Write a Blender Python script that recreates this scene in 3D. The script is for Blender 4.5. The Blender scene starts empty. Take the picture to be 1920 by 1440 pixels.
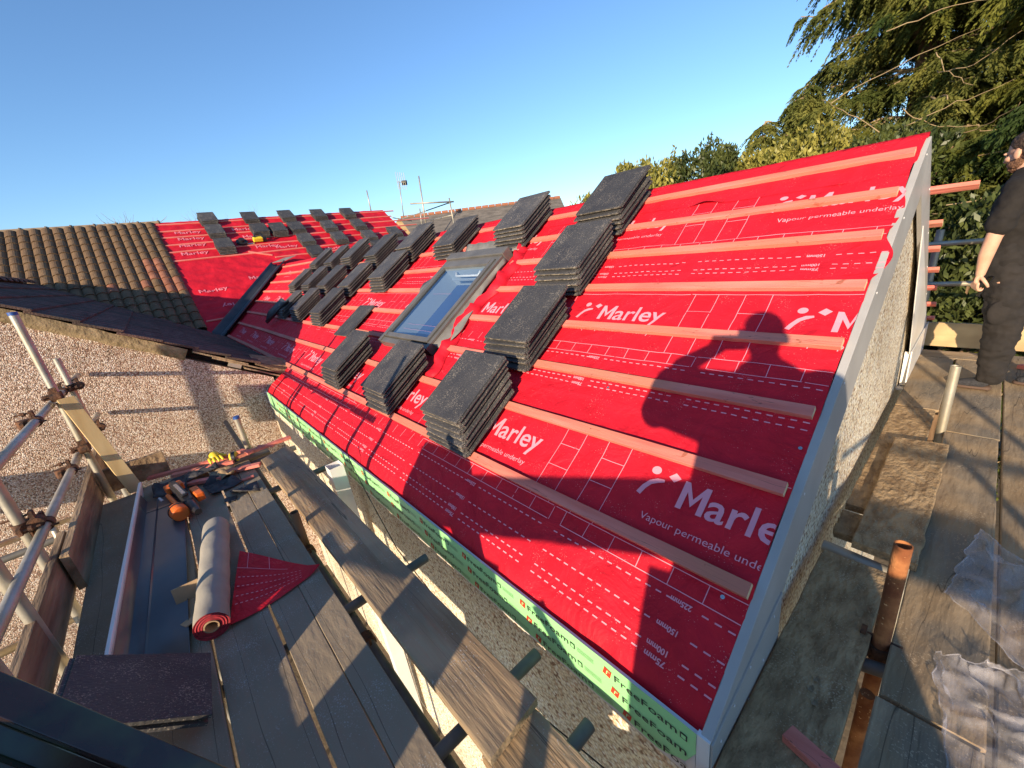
import bpy, bmesh, math, random
from mathutils import Vector, Matrix, noise
R = math.radians
rnd = random.Random(7)
scene = bpy.context.scene
C = scene.collection

# ------------------------------------------------------------------ camera
FPX = 760.94
COLS = [(0.66467456, 0.16362929, -0.72899464), (0.73590149, -0.31192964, 0.60095665), (-0.12906092, -0.93590884, -0.32774673)]
cam = bpy.data.objects.new('camera', bpy.data.cameras.new('camera')); C.objects.link(cam)
rx, dn, fw = [Vector([COLS[i][j] for i in range(3)]) for j in range(3)]
cam.matrix_world = Matrix((( rx.x, -dn.x, -fw.x, 0), (rx.y, -dn.y, -fw.y, 0), (rx.z, -dn.z, -fw.z, 0), (0, 0, 0, 1)))
cam.data.sensor_width = 36; cam.data.lens = FPX / 1920 * 36
cam.data.clip_start = 0.02; cam.data.clip_end = 2000
scene.camera = cam

# ------------------------------------------------------------------ light
ANTI = Vector((-0.36563, 0.89221, -0.2651)).normalized()
world = bpy.data.worlds.new('World'); scene.world = world; world.use_nodes = True
wn = world.node_tree; wn.nodes.clear()
wo = wn.nodes.new('ShaderNodeOutputWorld'); bg = wn.nodes.new('ShaderNodeBackground'); sky = wn.nodes.new('ShaderNodeTexSky')
sky.sky_type = 'NISHITA'; sky.sun_disc = False; sky.sun_elevation = R(15.4)
sky.sun_rotation = math.atan2(-ANTI.x, -ANTI.y)
sky.air_density = 1.0; sky.dust_density = 0.25; sky.ozone_density = 4.6; sky.altitude = 100
bg.inputs[1].default_value = 0.138
wn.links.new(sky.outputs[0], bg.inputs[0]); wn.links.new(bg.outputs[0], wo.inputs[0])
sun = bpy.data.objects.new('sun', bpy.data.lights.new('sun', 'SUN')); C.objects.link(sun)
sun.data.energy = 4.6; sun.data.angle = R(0.53); sun.data.color = (1.0, 0.80, 0.57)
sun.rotation_euler = ANTI.to_track_quat('-Z', 'Y').to_euler()
vs = scene.view_settings; vs.view_transform = 'Standard'; vs.look = 'None'; vs.exposure = 0.76; vs.gamma = 1

# ------------------------------------------------------------------ frames of the place (camera stands at the origin, deck 1.5 m below)
TH = R(33.4624); SN, CS, TN = math.sin(TH), math.cos(TH), math.tan(TH)
H = 1.608; X0 = -13.206
nM = Vector((0, -SN, CS)); sM = Vector((0, CS, SN)); nW = Vector((SN, 0, CS)); sW = Vector((-CS, 0, SN))
EX, EY, EZ = Vector((1, 0, 0)), Vector((0, 1, 0)), Vector((0, 0, 1))
def MP(x, s, o=0.0): return EX * x + sM * s + nM * (o - H)
def WP(y, t, o=0.0): return EY * y + sW * t + nW * (o + X0 * SN)
def ray(px, py): return rx * (px - 960) + dn * (py - 720) + fw * FPX
def onp(px, py, N, d): r = ray(px, py); return r * (d / N.dot(r))
def onz(px, py, z=-1.5): return onp(px, py, EZ, z)
def ony(px, py, y): return onp(px, py, EY, y)
def onx(px, py, x): return onp(px, py, EX, x)
def far(px, py, dist): r = ray(px, py); return r * (dist / math.hypot(r.x, r.y))
DECK = -1.5; GROUND = -4.3

# ------------------------------------------------------------------ materials
MATS = {}
def mat(name, col, col2=None, crease=0, rough=0.8, scale=8.0, stretch=(1, 1, 1), bump=0.0, bscale=None, metal=0.0, spec=0.5,
        specks=None, contrast=(0.35, 0.65), transl=0.0, detail=6.0, crack=None, coords='Object', speck_scale=120., speck_th=0.68, big=None, coat=0.0):
    m = bpy.data.materials.new(name); m.use_nodes = True; MATS[name] = m
    nt = m.node_tree; b = nt.nodes['Principled BSDF']; L = nt.links
    b.inputs['Roughness'].default_value = rough; b.inputs['Metallic'].default_value = metal
    b.inputs['Specular IOR Level'].default_value = spec
    if coat: b.inputs['Coat Weight'].default_value = coat
    tc = nt.nodes.new('ShaderNodeTexCoord'); mp = nt.nodes.new('ShaderNodeMapping'); mp.inputs['Scale'].default_value = stretch
    L.new(tc.outputs[coords], mp.inputs[0])
    def nz(sc, det=detail, vec=mp):
        n = nt.nodes.new('ShaderNodeTexNoise'); n.inputs['Scale'].default_value = sc; n.inputs['Detail'].default_value = det
        L.new(vec.outputs[0], n.inputs[0]); return n
    def ramp(src, a, bb, c0, c1):
        r = nt.nodes.new('ShaderNodeValToRGB'); r.color_ramp.elements[0].position = a; r.color_ramp.elements[1].position = bb
        r.color_ramp.elements[0].color = (*c0, 1); r.color_ramp.elements[1].color = (*c1, 1); L.new(src, r.inputs[0]); return r
    out = None
    if col2 is not None:
        out = ramp(nz(scale).outputs[0], contrast[0], contrast[1], col, col2).outputs[0]
    if big is not None:
        n2 = nt.nodes.new('ShaderNodeTexNoise'); n2.inputs['Scale'].default_value = big[1]; n2.inputs['Detail'].default_value = 4; L.new(tc.outputs[coords], n2.inputs[0])
        f = ramp(n2.outputs[0], 0.42, 0.62, (0, 0, 0), (1, 1, 1))
        mx = nt.nodes.new('ShaderNodeMix'); mx.data_type = 'RGBA'; L.new(f.outputs[0], mx.inputs[0])
        if out is not None: L.new(out, mx.inputs[6])
        else: mx.inputs[6].default_value = (*col, 1)
        mx.inputs[7].default_value = (*big[0], 1); out = mx.outputs[2]
    if specks is not None:
        n3 = nt.nodes.new('ShaderNodeTexNoise'); n3.inputs['Scale'].default_value = speck_scale; n3.inputs['Detail'].default_value = 2; L.new(tc.outputs[coords], n3.inputs[0])
        n4 = nt.nodes.new('ShaderNodeTexNoise'); n4.inputs['Scale'].default_value = speck_scale / 22; n4.inputs['Detail'].default_value = 3; L.new(tc.outputs[coords], n4.inputs[0])
        ad = nt.nodes.new('ShaderNodeMath'); ad.operation = 'MULTIPLY_ADD'; ad.inputs[1].default_value = 0.45; L.new(n4.outputs[0], ad.inputs[0]); L.new(n3.outputs[0], ad.inputs[2])
        f = ramp(ad.outputs[0], speck_th + 0.16, speck_th + 0.2, (0, 0, 0), (1, 1, 1))
        mx = nt.nodes.new('ShaderNodeMix'); mx.data_type = 'RGBA'; L.new(f.outputs[0], mx.inputs[0])
        if out is not None: L.new(out, mx.inputs[6])
        else: mx.inputs[6].default_value = (*col, 1)
        mx.inputs[7].default_value = (*specks, 1); out = mx.outputs[2]
    if crack is not None:                               # thin dark splits along the grain
        mp2 = nt.nodes.new('ShaderNodeMapping'); mp2.inputs['Scale'].default_value = crack; L.new(tc.outputs[coords], mp2.inputs[0])
        f = ramp(nz(1.0, 3, mp2).outputs[0], 0.497, 0.503, (0, 0, 0), (0, 0, 0)); e_ = f.color_ramp.elements.new(0.5); e_.color = (0.75, 0.75, 0.75, 1)
        mx = nt.nodes.new('ShaderNodeMix'); mx.data_type = 'RGBA'; L.new(f.outputs[0], mx.inputs[0]); L.new(out, mx.inputs[6]); mx.inputs[7].default_value = (0.02, 0.015, 0.01, 1); out = mx.outputs[2]
    if out is not None: L.new(out, b.inputs['Base Color'])
    else: b.inputs['Base Color'].default_value = (*col, 1)
    if bump:
        bp = nt.nodes.new('ShaderNodeBump'); bp.inputs['Strength'].default_value = min(1, bump * 2); bp.inputs['Distance'].default_value = bump * 0.02
        hsrc = nz(bscale or scale * 2, 8).outputs[0]
        if crease:
            bp0 = nt.nodes.new('ShaderNodeBump'); bp0.inputs['Strength'].default_value = 0.8; bp0.inputs['Distance'].default_value = 0.03
            nc = nz(crease, 5); nc.inputs['Distortion'].default_value = 1.2; L.new(nc.outputs[0], bp0.inputs['Height']); L.new(bp0.outputs[0], bp.inputs['Normal'])
        L.new(hsrc, bp.inputs['Height']); L.new(bp.outputs[0], b.inputs['Normal'])
    if transl:
        tr = nt.nodes.new('ShaderNodeBsdfTranslucent'); ms = nt.nodes.new('ShaderNodeMixShader'); ms.inputs[0].default_value = transl
        if out is not None: L.new(out, tr.inputs[0])
        else: tr.inputs[0].default_value = (*col, 1)
        L.new(b.outputs[0], ms.inputs[1]); L.new(tr.outputs[0], ms.inputs[2]); L.new(ms.outputs[0], nt.nodes['Material Output'].inputs[0])
    return m

def pebble(name, cols, sc=95):
    m = bpy.data.materials.new(name); m.use_nodes = True; nt = m.node_tree; b = nt.nodes['Principled BSDF']; L = nt.links
    tc = nt.nodes.new('ShaderNodeTexCoord'); v = nt.nodes.new('ShaderNodeTexVoronoi'); v.inputs['Scale'].default_value = sc
    L.new(tc.outputs['Object'], v.inputs[0])
    sp = nt.nodes.new('ShaderNodeSeparateColor'); L.new(v.outputs['Color'], sp.inputs[0])
    r = nt.nodes.new('ShaderNodeValToRGB'); r.color_ramp.interpolation = 'CONSTANT'
    els = r.color_ramp.elements
    while len(els) < len(cols): els.new(0.5)
    for i, (p, c) in enumerate(cols): els[i].position = p; els[i].color = (*c, 1)
    L.new(sp.outputs[0], r.inputs[0])
    d = nt.nodes.new('ShaderNodeValToRGB'); d.color_ramp.elements[0].position = 0.35; d.color_ramp.elements[1].position = 0.75
    d.color_ramp.elements[0].color = (1, 1, 1, 1); d.color_ramp.elements[1].color = (0.62, 0.56, 0.50, 1)
    L.new(v.outputs['Distance'], d.inputs[0])
    mx = nt.nodes.new('ShaderNodeMix'); mx.data_type = 'RGBA'; mx.blend_type = 'MULTIPLY'; mx.inputs[0].default_value = 1
    L.new(r.outputs[0], mx.inputs[6]); L.new(d.outputs[0], mx.inputs[7])
    n = nt.nodes.new('ShaderNodeTexNoise'); n.inputs['Scale'].default_value = 1.4; n.inputs['Detail'].default_value = 5; L.new(tc.outputs['Object'], n.inputs[0])
    r2 = nt.nodes.new('ShaderNodeValToRGB'); r2.color_ramp.elements[0].position = 0.3; r2.color_ramp.elements[1].position = 0.6
    r2.color_ramp.elements[0].color = (0.68, 0.65, 0.62, 1); r2.color_ramp.elements[1].color = (1, 1, 1, 1); L.new(n.outputs[0], r2.inputs[0])
    m2 = nt.nodes.new('ShaderNodeMix'); m2.data_type = 'RGBA'; m2.blend_type = 'MULTIPLY'; m2.inputs[0].default_value = 1
    L.new(mx.outputs[2], m2.inputs[6]); L.new(r2.outputs[0], m2.inputs[7]); L.new(m2.outputs[2], b.inputs['Base Color'])
    b.inputs['Roughness'].default_value = 0.75
    iv = nt.nodes.new('ShaderNodeMath'); iv.operation = 'SUBTRACT'; iv.inputs[0].default_value = 1; L.new(v.outputs['Distance'], iv.inputs[1])
    nb = nt.nodes.new('ShaderNodeTexNoise'); nb.inputs['Scale'].default_value = 9; nb.inputs['Detail'].default_value = 5; L.new(tc.outputs['Object'], nb.inputs[0])
    hs = nt.nodes.new('ShaderNodeMath'); hs.operation = 'MULTIPLY_ADD'; hs.inputs[1].default_value = 2.2; L.new(nb.outputs[0], hs.inputs[0]); L.new(iv.outputs[0], hs.inputs[2])
    bp = nt.nodes.new('ShaderNodeBump'); bp.inputs['Strength'].default_value = 1; bp.inputs['Distance'].default_value = 0.008
    L.new(hs.outputs[0], bp.inputs['Height']); L.new(bp.outputs[0], b.inputs['Normal'])
    return m

m_red = mat('red_underlay', (0.56, 0.009, 0.022), (0.66, 0.012, 0.028), rough=0.62, scale=9, bump=0.22, bscale=60, spec=0.25, specks=(0.72, 0.22, 0.22), speck_scale=210, speck_th=0.79, crease=5.0)
m_redw = mat('red_underlay_wrinkled', (0.52, 0.009, 0.024), (0.68, 0.013, 0.030), rough=0.6, scale=4, bump=0.9, bscale=6, spec=0.25)
m_print = mat('pink_print', (0.83, 0.32, 0.38), rough=0.7)
m_printw = mat('far_print', (0.80, 0.22, 0.27), rough=0.7)
m_printfaint = mat('faint_print', (0.80, 0.20, 0.24), rough=0.7)
m_bat = mat('dyed_batten', (0.62, 0.145, 0.105), (0.76, 0.24, 0.18), rough=0.8, scale=14, stretch=(0.12, 1, 1), bump=0.4, bscale=30, big=((0.56, 0.19, 0.12), 2), crack=(1.2, 22, 22), specks=(0.40, 0.12, 0.07), speck_scale=20, speck_th=0.755)
m_baty = mat('dyed_batten_across', (0.64, 0.145, 0.105), (0.76, 0.22, 0.17), rough=0.8, scale=14, stretch=(1, 0.12, 1), bump=0.25, bscale=30)
m_batend = mat('batten_end_grain', (0.72, 0.52, 0.27), (0.8, 0.62, 0.36), rough=0.85, scale=60)
m_ink = mat('batten_stamp', (0.38, 0.10, 0.06), rough=0.8)
m_tile = mat('slate_grey_tile', (0.034, 0.034, 0.037), (0.058, 0.056, 0.056), rough=0.62, scale=5, bump=0.35, bscale=70, specks=(0.24, 0.21, 0.17), speck_scale=170, speck_th=0.70, big=((0.062, 0.060, 0.058), 2.3))
m_tileedge = mat('tile_dusty_edge', (0.085, 0.074, 0.055), (0.34, 0.29, 0.21), rough=0.9, scale=38, bump=0.8, bscale=70, contrast=(0.42, 0.7))
m_brown = mat('weathered_brown_tile', (0.100, 0.058, 0.028), (0.185, 0.115, 0.058), rough=0.9, scale=3.5, bump=0.5, bscale=25, big=((0.15, 0.090, 0.045), 0.8), specks=(0.24, 0.16, 0.09), speck_scale=30, speck_th=0.72)
m_brick = mat('reddish_replacement_tile', (0.20, 0.075, 0.04), (0.30, 0.125, 0.07), rough=0.85, scale=6, bump=0.4, bscale=30)
m_darktile = mat('dark_old_tile', (0.075, 0.040, 0.034), (0.13, 0.070, 0.055), rough=0.85, scale=3, stretch=(0.5, 4, 4), bump=0.5, bscale=18, big=((0.055, 0.04, 0.03), 1.4))
m_ridge = mat('ridge_concrete', (0.13, 0.095, 0.065), (0.20, 0.16, 0.11), rough=0.9, scale=9, bump=0.4)
m_moss = mat('mossy_verge', (0.17, 0.125, 0.062), (0.34, 0.25, 0.14), rough=0.95, scale=14, bump=0.7, bscale=30)
m_pebl = pebble('pink_pebbledash', [(0.0, (0.72, 0.56, 0.45)), (0.2, (0.40, 0.25, 0.18)), (0.42, (0.80, 0.70, 0.58)), (0.62, (0.54, 0.38, 0.29)), (0.8, (0.88, 0.82, 0.75)), (0.93, (0.20, 0.14, 0.10))], 100)
m_pebm = pebble('cream_pebbledash', [(0.0, (0.90, 0.83, 0.64)), (0.28, (0.70, 0.52, 0.36)), (0.40, (0.92, 0.88, 0.73)), (0.7, (0.82, 0.72, 0.52)), (0.88, (0.34, 0.22, 0.14)), (0.94, (0.95, 0.93, 0.84))], 72)
m_green = mat('green_film', (0.31, 0.72, 0.30), (0.36, 0.78, 0.34), rough=0.38, scale=3, bump=0.12, bscale=9, spec=0.45)
m_black = mat('black_ink', (0.03, 0.035, 0.03), rough=0.6)
m_logo = mat('red_ink', (0.55, 0.045, 0.02), rough=0.6)
m_grey = mat('grey_upvc', (0.37, 0.355, 0.33), (0.44, 0.425, 0.395), rough=0.5, scale=4, bump=0.08, spec=0.4)
m_white = mat('white_upvc', (0.74, 0.73, 0.69), (0.82, 0.81, 0.78), rough=0.35, scale=4, spec=0.5)
m_screw = mat('white_pin_head', (0.8, 0.8, 0.8), rough=0.3)
m_alu = mat('grey_window_metal', (0.125, 0.12, 0.11), (0.165, 0.158, 0.145), rough=0.42, scale=6, metal=0.25, spec=0.5)
m_lead = mat('grey_flashing', (0.20, 0.19, 0.17), (0.29, 0.275, 0.245), rough=0.55, scale=9, bump=0.25, metal=0.2)
m_trough = mat('dark_valley_trough', (0.030, 0.033, 0.040), (0.055, 0.056, 0.062), rough=0.28, scale=3, spec=0.6)
m_galv = mat('galvanised_steel', (0.36, 0.345, 0.30), (0.52, 0.50, 0.44), rough=0.5, scale=9, metal=0.55, bump=0.15, bscale=40, big=((0.42, 0.37, 0.27), 3))
m_galvd = mat('dark_weathered_steel', (0.10, 0.095, 0.085), (0.17, 0.16, 0.14), rough=0.6, scale=9, metal=0.2, bump=0.15)
m_rust = mat('rusty_steel', (0.24, 0.080, 0.025), (0.48, 0.20, 0.070), rough=0.95, scale=16, bump=0.4, bscale=50, big=((0.20, 0.06, 0.02), 6), specks=(0.75, 0.45, 0.2), speck_scale=80, speck_th=0.76)
m_coup = mat('rusty_coupler', (0.045, 0.026, 0.018), (0.17, 0.075, 0.035), rough=0.8, scale=30, bump=0.4, metal=0.2)
m_blue = mat('blue_tube_cap', (0.02, 0.08, 0.30), rough=0.5)
m_boardx = mat('weathered_board', (0.25, 0.160, 0.078), (0.47, 0.33, 0.185), rough=0.9, scale=13, stretch=(0.10, 1, 1), bump=0.7, bscale=22, big=((0.25, 0.19, 0.12), 2.2), crack=(0.5, 9, 5), specks=(0.45, 0.40, 0.32), speck_scale=150, speck_th=0.74)
m_boardxd = mat('grey_worn_board', (0.24, 0.185, 0.120), (0.31, 0.245, 0.165), rough=0.9, scale=7, stretch=(0.4, 1, 1), bump=0.4, bscale=22, crack=(0.25, 4, 5), big=((0.29, 0.23, 0.15), 1.7), specks=(0.40, 0.37, 0.31), speck_scale=190, speck_th=0.71)
m_boardy = mat('weathered_board_dusty', (0.26, 0.175, 0.090), (0.41, 0.295, 0.17), rough=0.92, scale=9, stretch=(1, 0.2, 1), bump=0.6, bscale=25, crack=(7, 0.4, 5), big=((0.20, 0.165, 0.12), 2.4), specks=(0.44, 0.34, 0.22), speck_scale=170, speck_th=0.72)
m_boardyd = mat('dusty_rough_board', (0.23, 0.145, 0.070), (0.44, 0.30, 0.155), rough=0.95, scale=20, stretch=(1, 0.5, 1), bump=1.0, bscale=45, specks=(0.44, 0.33, 0.20), speck_scale=160, speck_th=0.69)
m_ply = mat('osb_board', (0.42, 0.29, 0.14), (0.60, 0.44, 0.23), rough=0.9, scale=7, stretch=(0.4, 1, 1), bump=0.3, big=((0.36, 0.25, 0.13), 2))
m_pine = mat('new_pine', (0.58, 0.40, 0.17), (0.72, 0.53, 0.26), rough=0.75, scale=10, stretch=(1, 1, 0.15), bump=0.2)
m_oldw = mat('old_toe_board', (0.16, 0.105, 0.06), (0.36, 0.25, 0.15), rough=0.9, scale=12, stretch=(0.15, 1, 1), bump=0.8, bscale=24)
m_rollm = mat('grey_roll_back', (0.30, 0.275, 0.225), (0.36, 0.335, 0.28), rough=0.8, scale=6, bump=0.35, bscale=14)
m_card = mat('cardboard', (0.36, 0.24, 0.13), (0.42, 0.29, 0.17), rough=0.85, scale=8)
m_orange = mat('orange_plastic', (0.85, 0.16, 0.02), rough=0.45, spec=0.5)
m_blk = mat('black_plastic', (0.018, 0.018, 0.02), rough=0.42, spec=0.5)
m_yel = mat('yellow_plastic', (0.80, 0.62, 0.04), rough=0.4)
m_steel = mat('bright_steel', (0.6, 0.6, 0.6), rough=0.25, metal=0.9)
m_felt = mat('dark_felt_scrap', (0.035, 0.034, 0.036), (0.085, 0.08, 0.078), rough=0.85, scale=15, bump=0.6)
m_gloss = mat('dark_glossy_trim', (0.020, 0.012, 0.010), (0.045, 0.024, 0.018), rough=0.16, scale=6, stretch=(1, 1, 1), spec=0.8, bump=0.06, big=((0.05, 0.075, 0.03), 5))  # green mottle stands in for green reflections on the gloss
m_skin = mat('skin', (0.56, 0.31, 0.20), (0.64, 0.37, 0.25), rough=0.55, scale=14, bump=0.1, bscale=70)
m_hair = mat('dark_brown_hair', (0.03, 0.018, 0.012), (0.07, 0.04, 0.025), rough=0.7, scale=60, bump=0.7, bscale=120)
m_beard = mat('brown_beard', (0.13, 0.06, 0.03), (0.22, 0.11, 0.06), rough=0.8, scale=60, bump=0.7, bscale=120)
m_shirt = mat('black_cotton', (0.009, 0.007, 0.006), (0.014, 0.011, 0.009), rough=0.9, scale=20, bump=0.5, bscale=14)
m_trous = mat('charcoal_trousers', (0.012, 0.010, 0.009), (0.022, 0.018, 0.016), rough=0.9, scale=12, bump=0.6, bscale=10)
m_shoe = mat('dark_knit_shoe', (0.022, 0.022, 0.026), (0.04, 0.04, 0.045), rough=0.8, scale=50, bump=0.4)
m_sole = mat('brown_rubber_sole', (0.10, 0.06, 0.04), rough=0.8)
m_bark = mat('bark', (0.13, 0.075, 0.04), (0.22, 0.14, 0.08), rough=0.95, scale=9, stretch=(1, 1, 0.2), bump=0.9)
m_twig = mat('pale_twig', (0.27, 0.19, 0.10), (0.36, 0.27, 0.15), rough=0.9, scale=9)
m_ced = mat('cedar_foliage', (0.065, 0.085, 0.012), (0.20, 0.195, 0.030), rough=0.7, scale=1.6, transl=0.25, detail=8, spec=0.25, big=((0.035, 0.060, 0.012), 0.9))
m_ced2 = mat('cedar_foliage_thin', (0.07, 0.09, 0.018), (0.20, 0.20, 0.045), rough=0.7, scale=2.2, transl=0.3, spec=0.25)
m_laur = mat('laurel_leaf', (0.10, 0.11, 0.018), (0.40, 0.36, 0.08), rough=0.5, scale=5, transl=0.2, detail=10, spec=0.4)
m_laurd = mat('dark_laurel_leaf', (0.028, 0.045, 0.014), (0.11, 0.13, 0.035), rough=0.45, scale=4, transl=0.15, detail=10, spec=0.4)
m_bare = mat('bare_twigs', (0.24, 0.18, 0.13), (0.32, 0.24, 0.18), rough=0.9, scale=3)
m_slate = mat('far_slate', (0.10, 0.09, 0.08), (0.17, 0.15, 0.13), rough=0.9, scale=2, stretch=(1, 1, 6), bump=0.2)
m_terra = mat('terracotta', (0.33, 0.13, 0.07), rough=0.9)
m_stone = mat('stone', (0.36, 0.24, 0.11), (0.5, 0.36, 0.19), rough=0.9, scale=5, bump=0.4)
m_grass = mat('ground_dirt', (0.09, 0.07, 0.045), (0.16, 0.125, 0.085), rough=0.95, scale=1.2, bump=0.5, bscale=20)
m_leafd = mat('dry_leaf', (0.25, 0.18, 0.10), (0.36, 0.28, 0.18), rough=0.8, scale=40)
m_phone = mat('phone_black', (0.01, 0.01, 0.012), rough=0.2)
m_cable = mat('black_cable', (0.012, 0.012, 0.012), rough=0.5)
m_inside = mat('white_reveal', (0.36, 0.42, 0.46), rough=0.6)
m_roomdark = mat('painted_dark_room', (0.035, 0.075, 0.19), (0.045, 0.09, 0.22), rough=0.6, scale=3)  # dark blue painted in for the unlit room and reflected sky

def per_object(m, lo, hi):
    nt = m.node_tree; b = nt.nodes['Principled BSDF']; src = b.inputs['Base Color'].links[0].from_socket
    oi = nt.nodes.new('ShaderNodeObjectInfo'); mr = nt.nodes.new('ShaderNodeMapRange'); mr.inputs[3].default_value = lo; mr.inputs[4].default_value = hi
    nt.links.new(oi.outputs['Random'], mr.inputs[0]); mx = nt.nodes.new('ShaderNodeVectorMath'); mx.operation = 'SCALE'; nt.links.new(src, mx.inputs[0]); nt.links.new(mr.outputs[0], mx.inputs['Scale']); nt.links.new(mx.outputs[0], b.inputs['Base Color'])
    for n in nt.nodes:                                  # shift the pattern from one copy to the next
        if n.type == 'MAPPING': nt.links.new(oi.outputs['Location'], n.inputs['Location'])
per_object(m_tile, 0.75, 1.3); per_object(m_tileedge, 0.7, 1.25)
# glass and clear plastic
def glassy(name, tint, gloss, rough, trcol=(1, 1, 1)):
    m = bpy.data.materials.new(name); m.use_nodes = True; nt = m.node_tree; nt.nodes.clear(); L = nt.links
    o = nt.nodes.new('ShaderNodeOutputMaterial'); t = nt.nodes.new('ShaderNodeBsdfTransparent'); g = nt.nodes.new('ShaderNodeBsdfGlossy'); mx = nt.nodes.new('ShaderNodeMixShader')
    t.inputs[0].default_value = (*trcol, 1); g.inputs['Roughness'].default_value = rough; g.inputs[0].default_value = (*tint, 1)
    fr = nt.nodes.new('ShaderNodeLayerWeight'); pw = nt.nodes.new('ShaderNodeMath'); pw.operation = 'POWER'; pw.inputs[1].default_value = 3.0; L.new(fr.outputs['Facing'], pw.inputs[0])
    ad = nt.nodes.new('ShaderNodeMath'); ad.operation = 'MULTIPLY_ADD'; ad.inputs[1].default_value = 0.7; ad.inputs[2].default_value = gloss; ad.use_clamp = True
    L.new(pw.outputs[0], ad.inputs[0]); L.new(ad.outputs[0], mx.inputs[0]); L.new(t.outputs[0], mx.inputs[1]); L.new(g.outputs[0], mx.inputs[2]); L.new(mx.outputs[0], o.inputs[0])
    return m
m_glass = glassy('window_glass', (0.9, 0.95, 1), 0.20, 0.02, (0.85, 0.92, 0.97))
m_film = bpy.data.materials.new('clear_plastic_film'); m_film.use_nodes = True
nt = m_film.node_tree; b = nt.nodes['Principled BSDF']; b.inputs['Base Color'].default_value = (0.75, 0.72, 0.74, 1); b.inputs['Roughness'].default_value = 0.32
b.inputs['Alpha'].default_value = 0.26
n = nt.nodes.new('ShaderNodeTexNoise'); n.inputs['Scale'].default_value = 14; n.inputs['Detail'].default_value = 6
tc = nt.nodes.new('ShaderNodeTexCoord'); nt.links.new(tc.outputs['Object'], n.inputs[0])
r = nt.nodes.new('ShaderNodeMapRange'); r.inputs[1].default_value = 0.4; r.inputs[2].default_value = 0.7; r.inputs[3].default_value = 0.10; r.inputs[4].default_value = 0.36
nt.links.new(n.outputs[0], r.inputs[0]); nt.links.new(r.outputs[0], b.inputs['Alpha'])

# ------------------------------------------------------------------ mesh helpers
class MB:
    def __init__(s): s.v = []; s.f = []; s.m = []
    def add(s, vs_, fs_, mi=0):
        o = len(s.v); s.v += [Vector(p) for p in vs_]; s.f += [tuple(i + o for i in f) for f in fs_]
        s.m += [mi] * len(fs_); return s
    def hexa(s, c, mi=0):   # 8 corners: bottom ring 0-3, top ring 4-7
        return s.add(c, [(3, 2, 1, 0), (4, 5, 6, 7), (0, 1, 5, 4), (1, 2, 6, 5), (2, 3, 7, 6), (3, 0, 4, 7)], mi)
    def box(s, lo, hi, mi=0):
        x0, y0, z0 = lo; x1, y1, z1 = hi
        return s.hexa([(x0, y0, z0), (x1, y0, z0), (x1, y1, z0), (x0, y1, z0), (x0, y0, z1), (x1, y0, z1), (x1, y1, z1), (x0, y1, z1)], mi)
    def obox(s, o, a, bb, c, mi=0):  # origin and three edge vectors
        o = Vector(o); a = Vector(a); bb = Vector(bb); c = Vector(c)
        return s.hexa([o, o + a, o + a + bb, o + bb, o + c, o + a + c, o + a + bb + c, o + bb + c], mi)
    def tube(s, p0, p1, r0, r1=None, n=14, mi=0, cap=True, hollow=0):
        p0 = Vector(p0); p1 = Vector(p1); r1 = r0 if r1 is None else r1
        d = (p1 - p0).normalized(); a = d.orthogonal().normalized(); bb = d.cross(a)
        vs_ = []
        for p, r in ((p0, r0), (p1, r1)):
            for i in range(n):
                t = 2 * math.pi * i / n; vs_.append(p + (a * math.cos(t) + bb * math.sin(t)) * r)
        fs_ = [(i, (i + 1) % n, n + (i + 1) % n, n + i) for i in range(n)]
        if hollow:
            for p, r in ((p1, r1 - hollow), (p1 - d * 0.12, r1 - hollow)):
                for i in range(n):
                    t = 2 * math.pi * i / n; vs_.append(p + (a * math.cos(t) + bb * math.sin(t)) * r)
            fs_ += [(n + i, n + (i + 1) % n, 2 * n + (i + 1) % n, 2 * n + i) for i in range(n)]
            fs_ += [(2 * n + i, 2 * n + (i + 1) % n, 3 * n + (i + 1) % n, 3 * n + i) for i in range(n)]
            fs_ += [tuple(range(3 * n, 4 * n)), tuple(reversed(range(n)))]
        elif cap: fs_ += [tuple(reversed(range(n))), tuple(range(n, 2 * n))]
        return s.add(vs_, fs_, mi)
    def path(s, pts, rad, n=6, mi=0):
        pts = [Vector(p) for p in pts]; m = len(pts)
        rad = rad if isinstance(rad, (list, tuple)) else [rad] * m
        vs_ = []; pa = None
        for k, p in enumerate(pts):
            d = (pts[min(k + 1, m - 1)] - pts[max(k - 1, 0)]).normalized()
            a = d.orthogonal().normalized() if pa is None else (pa - d * pa.dot(d)).normalized()
            pa = a; bb = d.cross(a)
            for i in range(n):
                t = 2 * math.pi * i / n; vs_.append(p + (a * math.cos(t) + bb * math.sin(t)) * rad[k])
        fs_ = [(k * n + i, k * n + (i + 1) % n, (k + 1) * n + (i + 1) % n, (k + 1) * n + i) for k in range(m - 1) for i in range(n)]
        fs_ += [tuple(reversed(range(n))), tuple(range((m - 1) * n, m * n))]
        return s.add(vs_, fs_, mi)
    def prism(s, poly, vec, mi=0):
        poly = [Vector(p) for p in poly]; vec = Vector(vec); n = len(poly)
        return s.add(poly + [p + vec for p in poly], [tuple(reversed(range(n))), tuple(range(n, 2 * n))] + [(i, (i + 1) % n, n + (i + 1) % n, n + i) for i in range(n)], mi)
    def grid(s, rows, mi=0, flip=False):
        nr = len(rows); nc = len(rows[0]); vs_ = [p for r_ in rows for p in r_]
        fs_ = []
        for i in range(nr - 1):
            for j in range(nc - 1):
                q = (i * nc + j, i * nc + j + 1, (i + 1) * nc + j + 1, (i + 1) * nc + j)
                fs_.append(tuple(reversed(q)) if flip else q)
        return s.add(vs_, fs_, mi)

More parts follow.
